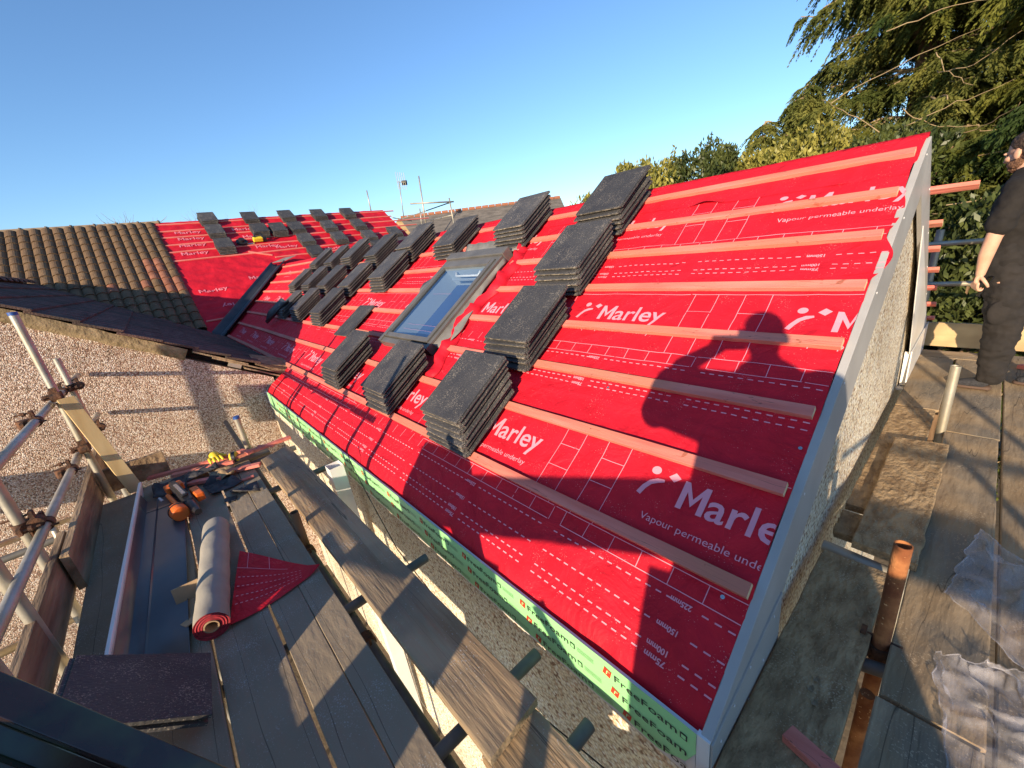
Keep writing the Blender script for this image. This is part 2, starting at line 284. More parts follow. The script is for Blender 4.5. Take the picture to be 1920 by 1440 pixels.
def wpos(o):
    p = Vector(o.location); q = o.parent
    while q: p = p + Vector(q.location); q = q.parent
    return p
def link(name, mesh, parent=None, loc=None):
    o = bpy.data.objects.new(name, mesh); C.objects.link(o)
    if parent is not None: o.parent = parent
    if loc is not None: o.location = loc
    return o
def build(name, mb, mats, parent=None, loc=None, smooth=False, bevel=0.0, solid=0.0, sub=0, angle=None):
    """one mesh object from world-space vertices; loc = its origin (world), or the parent's"""
    if not isinstance(mats, (list, tuple)): mats = [mats]
    base = wpos(parent) if parent is not None else Vector((0, 0, 0))
    org = Vector(loc) if loc is not None else (base if parent is not None else Vector((sum((p.x for p in mb.v)) / len(mb.v), sum((p.y for p in mb.v)) / len(mb.v), min(p.z for p in mb.v))))
    me = bpy.data.meshes.new(name)
    me.from_pydata([tuple(p - org) for p in mb.v], [], mb.f)
    for m_ in mats: me.materials.append(m_)
    me.polygons.foreach_set('material_index', mb.m)
    if smooth or angle:
        me.polygons.foreach_set('use_smooth', [True] * len(me.polygons))
        if angle: me.set_sharp_from_angle(angle=R(angle))
    me.update()
    o = link(name, me, parent, org - base)
    if solid:
        md = o.modifiers.new('s', 'SOLIDIFY'); md.thickness = solid; md.offset = -1
    if bevel:
        md = o.modifiers.new('b', 'BEVEL'); md.width = bevel; md.segments = 2; md.limit_method = 'ANGLE'; md.angle_limit = R(40)
    if sub:
        md = o.modifiers.new('u', 'SUBSURF'); md.levels = sub; md.render_levels = sub
    return o
def tag(o, label=None, cat=None, group=None, kind=None):
    if label: o['label'] = label
    if cat: o['category'] = cat
    if group: o['group'] = group
    if kind: o['kind'] = kind
    elif cat: o['kind'] = 'thing'
    return o
def thing(name, label, cat, loc, group=None):
    o = bpy.data.objects.new(name, None); C.objects.link(o); o.location = loc; o.empty_display_size = 0.2
    return tag(o, label, cat, group)

# flat lettering as meshes (built-in font), normalised: baseline left at 0,0, x width 1, cap height 1
TXT = {}
def textmesh(s, cut=0.0, bold=0.0):
    if (s, cut, bold) in TXT: return TXT[(s, cut, bold)]
    cu = bpy.data.curves.new('t', 'FONT'); cu.body = s; cu.size = 1; cu.offset = bold; cu.resolution_u = 3
    o = bpy.data.objects.new('t', cu); C.objects.link(o)
    dg = bpy.context.evaluated_depsgraph_get(); me = bpy.data.meshes.new_from_object(o.evaluated_get(dg))
    bm = bmesh.new(); bm.from_mesh(me); bpy.data.objects.remove(o); bpy.data.curves.remove(cu); bpy.data.meshes.remove(me)
    bmesh.ops.triangulate(bm, faces=bm.faces[:])
    x0 = min(v.co.x for v in bm.verts); x1 = max(v.co.x for v in bm.verts); w = x1 - x0
    for v in bm.verts: v.co = Vector(((v.co.x - x0) / w, v.co.y / 0.73, 0))
    if cut:
        k = 1
        while k * cut < 1:
            bmesh.ops.bisect_plane(bm, geom=bm.verts[:] + bm.edges[:] + bm.faces[:], plane_co=(k * cut, 0, 0), plane_no=(1, 0, 0)); k += 1
        for y in (0.0, 0.35, 0.7):
            bmesh.ops.bisect_plane(bm, geom=bm.verts[:] + bm.edges[:] + bm.faces[:], plane_co=(0, y, 0), plane_no=(0, 1, 0))
    bmesh.ops.triangulate(bm, faces=[f for f in bm.faces if len(f.verts) > 3]); bm.verts.index_update()
    res = ([(v.co.x, v.co.y) for v in bm.verts], [tuple(v.index for v in f.verts) for f in bm.faces], w)
    bm.free(); TXT[(s, cut, bold)] = res; return res
def puttext(mb, s, fn, w, h, mi=0, cut=0.0, bold=0.0, rot=False):
    """fn(u,v) -> world point; text box w wide, cap height h"""
    vs_, fs_, _ = textmesh(s, cut, bold)
    pts = [fn((1 - x) * w, -y * h) if rot else fn(x * w, y * h) for x, y in vs_]
    mb.add(pts, fs_, mi)

def putname(mb, fn, w, h, mi, cut=0.05):
    """the printed name: a drawn wide M followed by built-in lettering"""
    mw = w * 0.235; t = 0.21 * mw; q = lambda a, b_: fn(a * mw, b_ * h)
    k = 0.22
    for pl in ([(0, 0), (k, 0), (k, 0.5), (0, 0.5)], [(0, 0.5), (k, 0.5), (k, 0.66), (0.19, 1), (0, 1)], [(1 - k, 0), (1, 0), (1, 0.5), (1 - k, 0.5)], [(1 - k, 0.5), (1, 0.5), (1, 1), (0.81, 1), (1 - k, 0.66)],
               [(0.0, 1), (0.19, 1), (0.5, 0.46), (0.5, 0.18), (k, 0.66)], [(1, 1), (1 - k, 0.66), (0.5, 0.18), (0.5, 0.46), (0.81, 1)]):
        mb.add([q(*p) for p in pl], [tuple(range(len(pl)))], mi)
    puttext(mb, 'arley', lambda u, v: fn(mw * 1.07 + u, v), w - mw * 1.07, h, mi, cut, 0.012)

def fbm(p, o=3):
    return noise.fractal(p, 0.6, 2.1, o)
# ================================================================== GROUND
mb = MB(); mb.add([(-900, -900, GROUND), (900, -900, GROUND), (900, 900, GROUND), (-900, 900, GROUND)], [(0, 1, 2, 3)])
tag(build('ground', mb, m_grass, loc=(0, 0, GROUND)), kind='structure')

# ================================================================== NEW RED ROOF (right-hand house)
house = thing('pebbledash_house', 'cream pebbledash house whose pitched roof is covered in red underlay and battens', 'house', (-3.0, 2.0, GROUND))
EAVE_S = -0.09
def xval(s): return -10.29 - (MP(0, s).y)            # valley against the far wing
def sheet_edges(x):                                   # lower edges of the lapped sheets
    return (0.85 + 0.012 * math.sin(x * 3.1), 1.775 + 0.02 * math.sin(x * 2.3 + 1) + (0.05 * max(0, 1 + (x + 0.32) * 3) if x > -0.65 else 0), 2.56 + 0.02 * math.sin(x * 1.7))
BAT = [0.34, 0.719, 1.057, 1.41, 1.753, 2.089, 2.408, 2.731]
def hM(x, s):
    e = sheet_edges(x); h = 0.004 + sum(0.0025 for k in e if s > k)
    if s > BAT[0]:
        for a, b_ in zip(BAT, BAT[1:]):
            if a < s < b_:
                u = (s - a) / (b_ - a); h += -0.006 * math.sin(math.pi * u)
                h += 0.004 * math.sin(math.pi * u) * fbm(Vector((x * 2.2, s * 5, 3)))
    h += 0.0034 * fbm(Vector((x * 5, s * 9, 0))) + 0.004 * max(0, 1 - 4 * abs(fbm(Vector((x * 1.3 + s, s * 2.2 - x * 0.4, 7))))) ** 2
    if s < 0.31:                                       # free bottom strip: long soft puckers
        k = min(1, (0.31 - s) / 0.2)
        h += k * 0.006 * fbm(Vector((x * 3.4, s * 3, 9))) + k * 0.004 * max(0, math.sin(x * 2.6 + 4 * s))
        for xs in (-3.72, -4.75):                      # two deeper creases towards the far end
            h -= 0.016 * math.exp(-((x - xs - 0.4 * s) / 0.035) ** 2)
    if s < -0.02: h -= (-0.02 - s) ** 2 * 3.0
    return h
def under(x, s, o=0.0): return MP(x, s, hM(x, s) + o)
def edge_r(s):                                         # ragged right edge of the underlay
    b_ = -0.326 + 0.004 * math.sin(s * 9) + 0.004 * fbm(Vector((0, s * 6, 1)))
    if 1.78 < s < 2.05: b_ += 0.05 * math.sin((s - 1.78) / 0.27 * math.pi)
    if 2.1 < s < 2.4: b_ += 0.02 * math.sin((s - 2.1) / 0.3 * math.pi)
    if 2.62 < s: b_ += 0.012
    return b_
xs_ = []; x = -0.33
while x > -16.5: xs_.append(x); x -= (0.022 if x > -3 else 0.035 if x > -6.2 else 0.09)
ss = [EAVE_S - 0.035 + i * 0.0225 for i in range(int((2.86 - EAVE_S + 0.035) / 0.0225) + 1)] + [2.862]
mb = MB(); idx = {}
def xmap(x, s):
    return edge_r(s) if x == xs_[0] else x
for j, s in enumerate(ss):
    for i, x in enumerate(xs_):
        smin = 0.225 if x < -6.02 else -9
        if s < smin - 0.0225: continue
        xx = xmap(x, s)
        lim = xval(s)
        if xx < lim - 0.12: continue
        xx = max(xx, lim); sc = max(s, smin)
        idx[i, j] = len(mb.v); mb.v.append(under(xx, sc))
for (i, j), a in idx.items():
    q = (a, idx.get((i, j + 1)), idx.get((i + 1, j + 1)), idx.get((i + 1, j)))
    if None in q: continue
    xm, sm = xs_[i], ss[j]
    if -3.92 < xm < -3.08 and 1.0 < sm < 2.02: continue      # opening for the roof window
    mb.f.append(q[::-1]); mb.m.append(0)
# printed marks -------------------------------------------------------
def line(mb, x0, s0, x1, s1, w, mi=1, o=0.0022, step=0.05):
    L_ = math.hypot(x1 - x0, s1 - s0); n_ = max(1, int(L_ / step)); dx, ds = (x1 - x0) / L_, (s1 - s0) / L_
    rows = []
    for k in range(n_ + 1):
        cx, cs = x0 + (x1 - x0) * k / n_, s0 + (s1 - s0) * k / n_
        rows.append([under(cx - ds * w / 2, cs + dx * w / 2, o), under(cx + ds * w / 2, cs - dx * w / 2, o)])
    mb.grid(rows, mi, flip=True)
def icon(mb, fn, mi=1):
    pts = [fn(0.021 * math.cos(t * math.pi / 9), 0.019 * math.sin(t * math.pi / 9)) for t in range(18)]
    mb.add(pts, [tuple(range(18))], mi)
    cl = [(-0.030, -0.124), (-0.018, -0.088), (0.0, -0.060), (0.024, -0.044), (0.052, -0.036)]
    row = []
    for k, (a, c_) in enumerate(cl):
        a2, c2 = cl[min(k + 1, 4)]; a1, c1 = cl[max(k - 1, 0)]; l_ = math.hypot(a2 - a1, c2 - c1); nx, ny = -(c2 - c1) / l_, (a2 - a1) / l_
        w = 0.011 if k < 4 else 0.006; row.append([fn(a + nx * w, c_ + ny * w), fn(a - nx * w, c_ - ny * w)])
    mb.grid(row, mi)
    mb.add([fn(0.086 + 0.026, -0.006 + 0.002), fn(0.086 - 0.002, -0.006 + 0.02), fn(0.086 - 0.026, -0.006 - 0.004), fn(0.086 + 0.003, -0.006 - 0.022)], [(0, 1, 2, 3)], mi)
def visible(x, s, w=0.0):
    if x < xval(s) + 0.2 or x + w > edge_r(s) - 0.003: return False
    if x < -6.05 and s < 0.26: return False
    if x + w > -4.0 and x < -2.98 and 0.95 < s < 2.15: return False
    return True
SH = [(-0.12, -0.80, EAVE_S, 0.85), (0.85, -0.525, 0.85, 1.775), (1.745, -0.853, 1.78, 2.56)]
PER = 1.22
for (e, xi, lo, hi) in SH:
    k0 = -1
    for k in range(k0, 10):
        ox = xi - PER * k; far_ = ox < -6.5
        st = 0.09
        # dashed lap lines with their distances printed upside down
        for d_, (mm) in ((0.100, '75mm'), (0.133, '100mm'), (0.203, '150mm'), (0.296, '225mm')):
            s = e + d_ + (0.008 if e > 0 else 0)
            if not lo < s < hi: continue
            tx = {'75mm': 0.245, '100mm': 0.24, '150mm': 0.245, '225mm': 0.255}[mm]
            x = ox - 0.30
            while x < ox + 0.83:
                inside = ox + tx - 0.01 < x < ox + tx + 0.085
                if visible(x, s, 0.022) and not inside and not (far_ and int((x - ox) * 100) % 2): line(mb, x, s, x + 0.022, s, 0.0052)
                x += 0.0415
            if visible(ox + tx, s, 0.08) and ox > -6.5:
                puttext(mb, mm, lambda u, v, X=ox + tx, S=s: under(X + u, S + v + 0.009, 0.0022), 0.075, 0.019, 1, 0, 0.03, True)
        # printed tile outline grid
        b0, b1, g0, g1 = e + 0.33, e + 0.397, e + 0.397, e + 0.83
        if lo < b0 < hi and ox > -9:
            for s in (b0, b1):
                a = max(ox - 0.285, xval(s) + 0.2); c_ = min(ox + 0.855, edge_r(s) - 0.004)
                if s == b1: a = max(ox - 0.35, xval(s) + 0.2)
                if c_ > a and lo < s < hi and not (-4.0 < a < -2.98): line(mb, a, s, c_, s, 0.0032)
            for q in range(10):
                x = ox - 0.285 + 0.1275 * q
                if visible(x, b0) and visible(x, b1) and lo < b1 < hi: line(mb, x, b0, x, b1, 0.0032)
        for q, x in enumerate((ox - 0.53, ox - 0.405, ox - 0.271, ox - 0.148)):
            s0, s1 = max(g0, lo), min(g1, hi)
            if ox > -9 and s1 > s0 and visible(x, s0) and visible(x, s1): line(mb, x, s0, x, s1, 0.0032)
        for (xa, xb) in ((-0.53, -0.405), (-0.271, -0.148)):
            for s in (e + 0.578, e + 0.70):
                if ox > -9 and lo < s < hi and visible(ox + xa, s) and visible(ox + xb, s): line(mb, ox + xa, s, ox + xb, s, 0.0032)
        s = e + g1 - e
        if lo < s < hi and ox > -9 and visible(ox - 0.55, s) : line(mb, max(ox - 0.55, xval(s) + .2), s, min(ox + 0.66, edge_r(s) - 0.004), s, 0.003)
        # logo, name and strap line
        s_ic = e + 0.733
        if visible(ox - 0.03, s_ic) or k == k0:
            if ox + 0.11 < edge_r(s_ic): icon(mb, lambda u, v, X=ox, S=s_ic: under(X + u, S + v, 0.0024))
        def clip(fn_w, X):                             # the last copy is cut off by the edge of the sheet
            return lambda u, v: fn_w(min(u, edge_r(e + 0.6) - 0.004 - X), v)
        X = ox + 0.132
        if X < edge_r(s_ic) - 0.02 and X > xval(s_ic) + 0.3 and not (X > -4.3 and X < -2.98 and 0.9 < s_ic < 2.2):
            fn0 = lambda u, v, X=X, S=e + 0.609: under(X + u, S + v, 0.0024)
            cut_ = X + 0.44 > edge_r(s_ic)
            t = MB(); putname(t, (clip(fn0, X) if cut_ else fn0), 0.445, 0.120, 1)
            mb.add(t.v, t.f, 1)
        X = ox + 0.022; S = e + 0.513
        if X < edge_r(S) - 0.02 and X > xval(S) + 0.3 and lo < S < hi and not (X > -4.5 and X < -2.98 and 0.9 < S < 2.2):
            fn0 = lambda u, v, X=X, S=S: under(X + u, S + v, 0.0024)
            cut_ = X + 0.52 > edge_r(S)
            t = MB(); puttext(t, 'Vapour permeable underlay', (clip(fn0, X) if cut_ else fn0), 0.525, 0.031, 1, 0.04, 0.0)
            mb.add(t.v, t.f, 1)
build('roof_underlay', mb, [m_red, m_print], house, smooth=True)
# plastic-washered nails
for (x, s) in ((-0.401, 0.262), (-0.347, 0.877), (-1.25, 0.97)):
    t = MB(); t.tube(under(x, s, 0.001), under(x, s, 0.004), 0.007, n=12); build('clout_nail', t, m_steel, house, smooth=False)
# lap flaps (free lower edges, a few mm proud)
mb = MB()
for k in range(3):
    rows = []
    for i in range(0, 260):
        x = -0.34 - i * 0.045
        if x < -12.0: break
        s = sheet_edges(x)[k]
        if -4.0 < x < -2.98: 
            if len(rows) > 1: mb.grid(rows)
            rows = []; continue
        up = 0.002 + 0.004 * max(0, fbm(Vector((x * 4, k * 7, 2)))) + (0.035 * math.exp(-((x + 1.33) / 0.07) ** 2) if k == 2 else 0)
        rows.append([under(x, s - 0.006, 0.0005 + up), under(x, s + 0.04, 0.003)])
    if len(rows) > 1: mb.grid(rows)
build('lapped_sheet_edge', mb, m_red, house, smooth=True)

# battens
def batten(parent, pts, up, nrm, mats, w=0.05, h=0.025, name='roof_batten', stamp=None):
    mb = MB(); rows = []
    m_ = len(pts)
    for k, p in enumerate(pts):
        rows.append([p, p + nrm * h, p + nrm * h + up * w, p + up * w])
    vs_ = [q for r_ in rows for q in r_]; fs_ = []
    for k in range(m_ - 1):
        for a in range(4):
            fs_.append((k * 4 + a, k * 4 + (a + 1) % 4, (k + 1) * 4 + (a + 1) % 4, (k + 1) * 4 + a))
    mb.add(vs_, fs_, 0); mb.add(rows[0], [(3, 2, 1, 0)], 1); mb.add(rows[-1], [(0, 1, 2, 3)], 1)
    if stamp: stamp(mb)
    return build(name, mb, mats, parent, bevel=0.0016)
def stamp_text(x0, s0, k):
    def f(mb):
        puttext(mb, 'JBRED-D 25 x 50 SD', lambda u, v: MP(x0 + u, s0 - 0.0008, 0.008 + v), 0.42, 0.011, 2)
    return f
for k, sk in enumerate(BAT):
    def run(xa, xb, st=None):
        n_ = max(2, int(abs(xb - xa) / 0.25)); pts = []
        for i in range(n_ + 1):
            x = xa + (xb - xa) * i / n_
            pts.append(MP(x, sk - 0.05 + 0.004 * math.sin(x * 1.3 + k) * min(1, abs(x + .33)), 0.006 + 0.003 * math.sin(x * 0.9 + k * 2) * min(1, abs(x + 0.33))))
        batten(house, pts, sM, nM, [m_bat, m_batend, m_ink], stamp=st)
    xl = xval(sk) + 0.34
    st = stamp_text(-1.28 - 0.17 * k, sk - 0.0505, k) if k in (2, 3, 5, 7) else None
    if 1.0 < sk < 2.2: run(-0.332 - 0.012 * math.sin(k * 2.3) ** 2, -2.90 - 0.02 * (k % 2), st); run(-4.10, xl)
    else: run(-0.334 - 0.012 * math.sin(k * 2.3) ** 2, xl, st)

# pebbledash walls
def rz(y): return -H / CS + y * TN
YR = 3.26
mb = MB()
mb.prism([(-0.335, 0.80, GROUND), (-0.335, 5.70, GROUND), (-0.335, 5.70, rz(0.82) - 0.03), (-0.335, YR, rz(YR) - 0.03), (-0.335, 0.80, rz(0.82) - 0.06)], (-0.15, 0, 0))
build('gable_wall', mb, m_pebm, house)
mb = MB(); mb.box((-6.02, 0.80, GROUND), (-0.486, 0.95, -1.44)); build('front_wall', mb, m_pebm, house)
mb = MB(); mb.box((-6.02, 5.55, GROUND), (-0.486, 5.70, -1.44)); build('rear_wall', mb, m_pebm, house)
# rear roof slope (other side of the ridge) with its battens poking past the verge
def rp(x, y, o=0): return Vector((x, y, rz(YR) - (y - YR) * TN)) + Vector((0, SN, CS)) * o
mb = MB(); mb.grid([[rp(-0.31, YR, 0.005), rp(-10.4 - 3.0, YR, 0.005)], [rp(-0.31, 5.86, 0.0), rp(-10.4 - 0.4, 5.86, 0.0)]], flip=False)
build('rear_underlay', mb, m_red, house, solid=0.003)
dR = Vector((0, CS, -SN)); nR = Vector((0, SN, CS))
for i, (yy, xe) in enumerate(((3.66, -0.10), (3.98, -0.235), (4.27, -0.238), (4.55, -0.235), (4.83, -0.24), (5.12, -0.238), (5.40, -0.242))):
    p0 = rp(xe, yy, 0.004); p1 = rp(-6.0, yy, 0.004)
    batten(house, [p0, p1], dR, nR, [m_bat, m_batend])
# ridge fold of underlay
mb = MB(); rows = []
for i in range(120):
    x = -0.305 - i * 0.11
    if x < -13.2: break
    rows.append([MP(x, 2.83, 0.012 + 0.004 * fbm(Vector((x * 3, 0, 0)))), MP(x, 2.862, 0.02 + 0.012 * abs(fbm(Vector((x * 5, 1, 0))))), rp(x, YR + 0.06, 0.012)])
mb.grid(rows, flip=True); build('ridge_fold', mb, m_red, house, smooth=True)

# verge boards
def verge(y0, y1, top, dep, x, th, front=True):
    f = (lambda y: rz(y)) if front else (lambda y: rz(YR) - (y - YR) * TN)
    return [(x, y0, f(y0) + top), (x, y1, f(y1) + top), (x, y1, f(y1) + top - dep), (x, y0, f(y0) + top - dep)]
mb = MB(); mb.prism(verge(0.79, YR, 0.006, 0.285, -0.296, 0.02), (-0.03, 0, 0))
build('verge_board', mb, m_grey, house, bevel=0.002)
mb = MB(); mb.prism([(-0.290, 0.785, -1.405), (-0.290, 1.34, -1.285), (-0.290, 1.35, -1.60), (-0.290, 0.785, -1.60)], (-0.006, 0, 0))
box_end = build('eaves_box_end', mb, m_grey, house, bevel=0.001)
mb = MB(); mb.box((-0.335, 0.782, -1.66), (-0.2975, 0.80, -1.40)); build('corner_trim', mb, m_white, house)
mb = MB(); mb.prism(verge(YR, 5.62, 0.004, 0.27, -0.296, 0.02, False), (-0.02, 0, 0)); build('rear_verge_board', mb, m_grey, house)
mb = MB(); mb.prism([(-0.292, 3.62, rz(YR) - 0.36 * TN - 0.22), (-0.292, 5.45, -1.24), (-0.292, 5.45, -1.62), (-0.292, 5.30, -1.62), (-0.292, 4.40, -1.26)], (-0.006, 0, 0)); build('rear_soffit_side', mb, m_white, house)
# open end of the rear soffit box
mb = MB()
for a in ([(-0.325, 4.42, -1.25), (-0.285, 4.42, -1.25), (-0.285, 4.46, -1.55), (-0.325, 4.46, -1.55)],):
    mb.prism(a, (0, 0.012, 0))
mb.box((-0.288, 4.40, -1.56), (-0.280, 5.50, -1.24)); mb.box((-0.335, 4.40, -1.575), (-0.280, 5.50, -1.56))
build('rear_soffit_box', mb, m_white, house)
mb = MB()
for y, z in ((1.26, -1.33), (1.18, -1.46), (1.05, -1.36), (1.06, -1.52), (0.93, -1.40), (0.92, -1.55), (0.84, -1.45)):
    mb.tube((-0.2895, y, z), (-0.2872, y, z), 0.0042, n=10)
build('trim_pin', mb, m_screw, box_end)
mb = MB()
for i in range(11):
    y = 1.5 + i * 0.42; f = rz(y) if y < YR else rz(YR) - (y - YR) * TN
    mb.tube((-0.2955, y, f - 0.03), (-0.2935, y, f - 0.03), 0.005, n=10)
build('verge_pin', mb, m_screw, house)
# fascia with green protective film
fas = build('fascia_board', MB().box((-5.98, 0.785, -1.63), (-0.338, 0.799, -1.412)), m_white, house)
mb = MB(); rows = []
def film(x, z): return Vector((x, 0.782 - 0.0015 + 0.002 * fbm(Vector((x * 4, z * 9, 0))), z))
xs2 = [-0.335 - i * 0.03 for i in range(185)]
for x in xs2:
    zb = -1.612 + 0.006 * fbm(Vector((x * 9, 0, 4))) + (0.10 * max(0, (x + 0.44)) / 0.1 * (1 + 0.3 * math.sin(x * 400)) if x > -0.44 else 0)
    if x > -0.36: zb = -1.49
    rows.append([film(x, -1.398 + (zb + 1.398) * q / 6) for q in range(7)])
mb.grid(rows)
def ff(u, v, X, Z): return film(X + u, Z + v) - Vector((0, 0.0022, 0))
for r_, (z0, dx) in enumerate(((-1.462, 0.0), (-1.532, 0.03), (-1.600, 0.075))):
    for k in range(14):
        X = -0.665 + dx - 0.43 * k
        if X < -5.7 or X + 0.05 > -0.34: continue
        mb.add([ff(0, 0.004, X, z0), ff(0.030, -0.004, X, z0), ff(0.038, 0.030, X, z0), ff(0.008, 0.036, X, z0)], [(0, 1, 2, 3)], 2)
        mb.add([ff(0.014, 0.008, X, z0) - EY * 0.0006, ff(0.018, 0.007, X, z0) - EY * 0.0006, ff(0.0225, 0.026, X, z0) - EY * 0.0006, ff(0.0185, 0.027, X, z0) - EY * 0.0006], [(0, 1, 2, 3)], 3)
        mb.add([ff(0.019, 0.023, X, z0) - EY * 0.0006, ff(0.029, 0.020, X, z0) - EY * 0.0006, ff(0.030, 0.0235, X, z0) - EY * 0.0006, ff(0.020, 0.027, X, z0) - EY * 0.0006], [(0, 1, 2, 3)], 3)
        w = 0.225; X1 = X + 0.048
        xe = -0.345 if r_ < 2 else -0.36
        cl = X1 + w > xe
        fn = (lambda u, v, X1=X1, z0=z0, xe=xe: ff(min(u, xe - X1), v, X1, z0))
        if X1 < xe - 0.02: puttext(mb, 'FreeFoam', fn, w, 0.030, 1, 0.0, 0.004)
        if X1 + w + 0.03 < xe:
            mb.add([ff(w + 0.01, 0, X1, z0), ff(w + 0.032, 0, X1, z0), ff(w + 0.032, 0.024, X1, z0), ff(w + 0.01, 0.024, X1, z0)], [(0, 1, 2, 3)], 1)
            mb.add([ff(w + 0.014, 0.004, X1, z0) - EY * 0.0006, ff(w + 0.028, 0.004, X1, z0) - EY * 0.0006, ff(w + 0.028, 0.020, X1, z0) - EY * 0.0006, ff(w + 0.014, 0.020, X1, z0) - EY * 0.0006], [(0, 1, 2, 3)], 0)
            for q in range(3):
                if X1 + w + 0.12 < xe: mb.add([ff(w + 0.042, 0.003 + q * 0.008, X1, z0), ff(w + 0.118, 0.003 + q * 0.008, X1, z0), ff(w + 0.118, 0.0045 + q * 0.008, X1, z0), ff(w + 0.042, 0.0045 + q * 0.008, X1, z0)], [(0, 1, 2, 3)], 1)
build('green_protective_film', mb, [m_green, m_black, m_logo, m_green], fas, smooth=True)

# roof window ---------------------------------------------------------
WX0, WX1, WS0, WS1 = -3.97, -3.02, 0.93, 2.10
def wb(x0, x1, s0, s1, o0, o1, mb, mi=0): mb.obox(MP(x0, s0, o0), EX * (x1 - x0), sM * (s1 - s0), nM * (o1 - o0), mi)
win = bpy.data.objects.new('roof_window', None); C.objects.link(win); win.parent = house; win.location = MP(-3.5, 1.5, 0) - wpos(house)
mb = MB()
wb(WX0, WX0 + 0.045, WS0, WS1, 0.0, 0.095, mb); wb(WX1 - 0.045, WX1, WS0, WS1, 0.0, 0.095, mb)
wb(WX0 + 0.045, WX1 - 0.045, WS0, WS0 + 0.06, 0.0, 0.080, mb); wb(WX0 + 0.045, WX1 - 0.045, WS1 - 0.05, WS1, 0.0, 0.095, mb)
build('frame', mb, m_alu, win, bevel=0.004)
mb = MB()
a, b_, c_, d_ = WX0 + 0.052, WX1 - 0.052, WS0 + 0.067, WS1 - 0.057
wb(a, a + 0.045, c_, d_, 0.04, 0.108, mb); wb(b_ - 0.045, b_, c_, d_, 0.04, 0.108, mb); wb(a + 0.045, b_ - 0.045, c_, c_ + 0.05, 0.04, 0.100, mb); wb(a + 0.045, b_ - 0.045, d_ - 0.07, d_, 0.04, 0.112, mb)
build('sash', mb, m_alu, win, bevel=0.003)
a2, b2, c2, d2 = a + 0.045, b_ - 0.045, c_ + 0.05, d_ - 0.07
mb = MB(); mb.grid([[MP(a2, c2, 0.085), MP(b2, c2, 0.085)], [MP(a2, d2, 0.085), MP(b2, d2, 0.085)]]); assert (mb.v[1] - mb.v[0]).cross(mb.v[3] - mb.v[0]).dot(nM) > 0; build('glass_pane', mb, m_glass, win)
mb = MB()
mb.grid([[MP(a2, c2, 0.08), MP(a2, c2, -0.14)], [MP(a2, d2, 0.08), MP(a2, d2, -0.14)]]); mb.grid([[MP(b2, c2, 0.08), MP(b2, c2, -0.14)], [MP(b2, d2, 0.08), MP(b2, d2, -0.14)]])
mb.grid([[MP(a2, c2, 0.08), MP(b2, c2, 0.08)], [MP(a2, c2, -0.14), MP(b2, c2, -0.14)]]); mb.grid([[MP(a2, d2, 0.08), MP(b2, d2, 0.08)], [MP(a2, d2, -0.14), MP(b2, d2, -0.14)]])
wb(a2 + 0.16, b2 - 0.10, d2 - 0.10, d2 - 0.085, 0.0, 0.02, mb)
build('white_reveal', mb, m_inside, win, solid=0.004)
mb = MB(); mb.grid([[MP(a2, c2, -0.14), MP(b2, c2, -0.14)], [MP(a2, d2, -0.14), MP(b2, d2, -0.14)]]); build('painted_room_sheet', mb, m_roomdark, win)  # flat sheet closing the recess, its colour stands in for dark room and sky
mb = MB(); mb.path([MP(a2 + 0.20, d2 - 0.02, 0.05), MP(a2 + 0.22, d2 - 0.06, 0.03), MP(b2 - 0.16, d2 - 0.06, 0.03), MP(b2 - 0.14, d2 - 0.02, 0.05)], 0.011, 8)
build('opening_bar', mb, m_white, win, smooth=True)
mb = MB(); wb(WX0 - 0.01, WX1 + 0.01, WS1 + 0.002, WS1 + 0.11, 0.0, 0.115, mb); build('hood', mb, m_alu, win, bevel=0.01)
mb = MB(); rows = []
for i in range(20):
    x = -3.86 + 0.93 * i / 19; rows.append([MP(x, WS1 + 0.112, 0.05), MP(x, WS1 + 0.19, 0.045 + 0.004 * math.sin(i)), MP(x + 0.01, WS1 + 0.265, 0.085 + 0.006 * math.sin(i * 1.7))])
mb.grid(rows, flip=True); build('head_flashing', mb, m_lead, win, smooth=True, solid=0.003)
mb = MB(); rows = []
for i in range(24):
    u = i / 23; s = 1.0 + 1.1 * u; w = 0.14 * (0.5 + 0.5 * math.sin(u * 5.2 + 0.6)) * (1 if u < .8 else (1 - u) * 5) + 0.02
    rows.append([MP(WX1 + 0.002, s, 0.07), MP(WX1 + w * 0.5, s, 0.045), MP(WX1 + w, s, 0.034 + 0.006 * math.sin(i))])
mb.grid(rows, flip=True); build('side_flashing', mb, m_lead, win, smooth=True, solid=0.002); mb = MB()
mb.add([MP(WX0 - 0.002, 1.95, 0.06), MP(WX0 - 0.20, 1.80, 0.05), MP(WX0 - 0.19, 1.72, 0.045), MP(WX0 - 0.002, 1.55, 0.06)], [(0, 1, 2, 3)])
build('side_flashing', mb, m_lead, win, smooth=True, solid=0.002)
mb = MB(); rows = []
for i in range(60):
    u = i / 59; s = 0.72 + 1.56 * u; amp = 0.05 * min(1, u * 6) + 0.03 * math.sin(u * 11) ** 2 + 0.035 * fbm(Vector((u * 16, 0, 0))) + 0.012 * math.sin(u * 70)
    xo = WX1 + 0.10 + 0.05 * math.sin(u * 9 + 1) + 0.02 * math.sin(u * 31)
    rows.append([MP(xo - 0.06, s, 0.01), MP(xo - 0.02, s, amp * 0.7), MP(xo + 0.01, s, amp), MP(xo + 0.04, s, amp * 0.5 + 0.01 * math.sin(u * 40)), MP(xo + 0.09, s, 0.008)])
mb.grid(rows, flip=True); build('folded_underlay_upstand', mb, m_redw, win, smooth=True, solid=0.002)

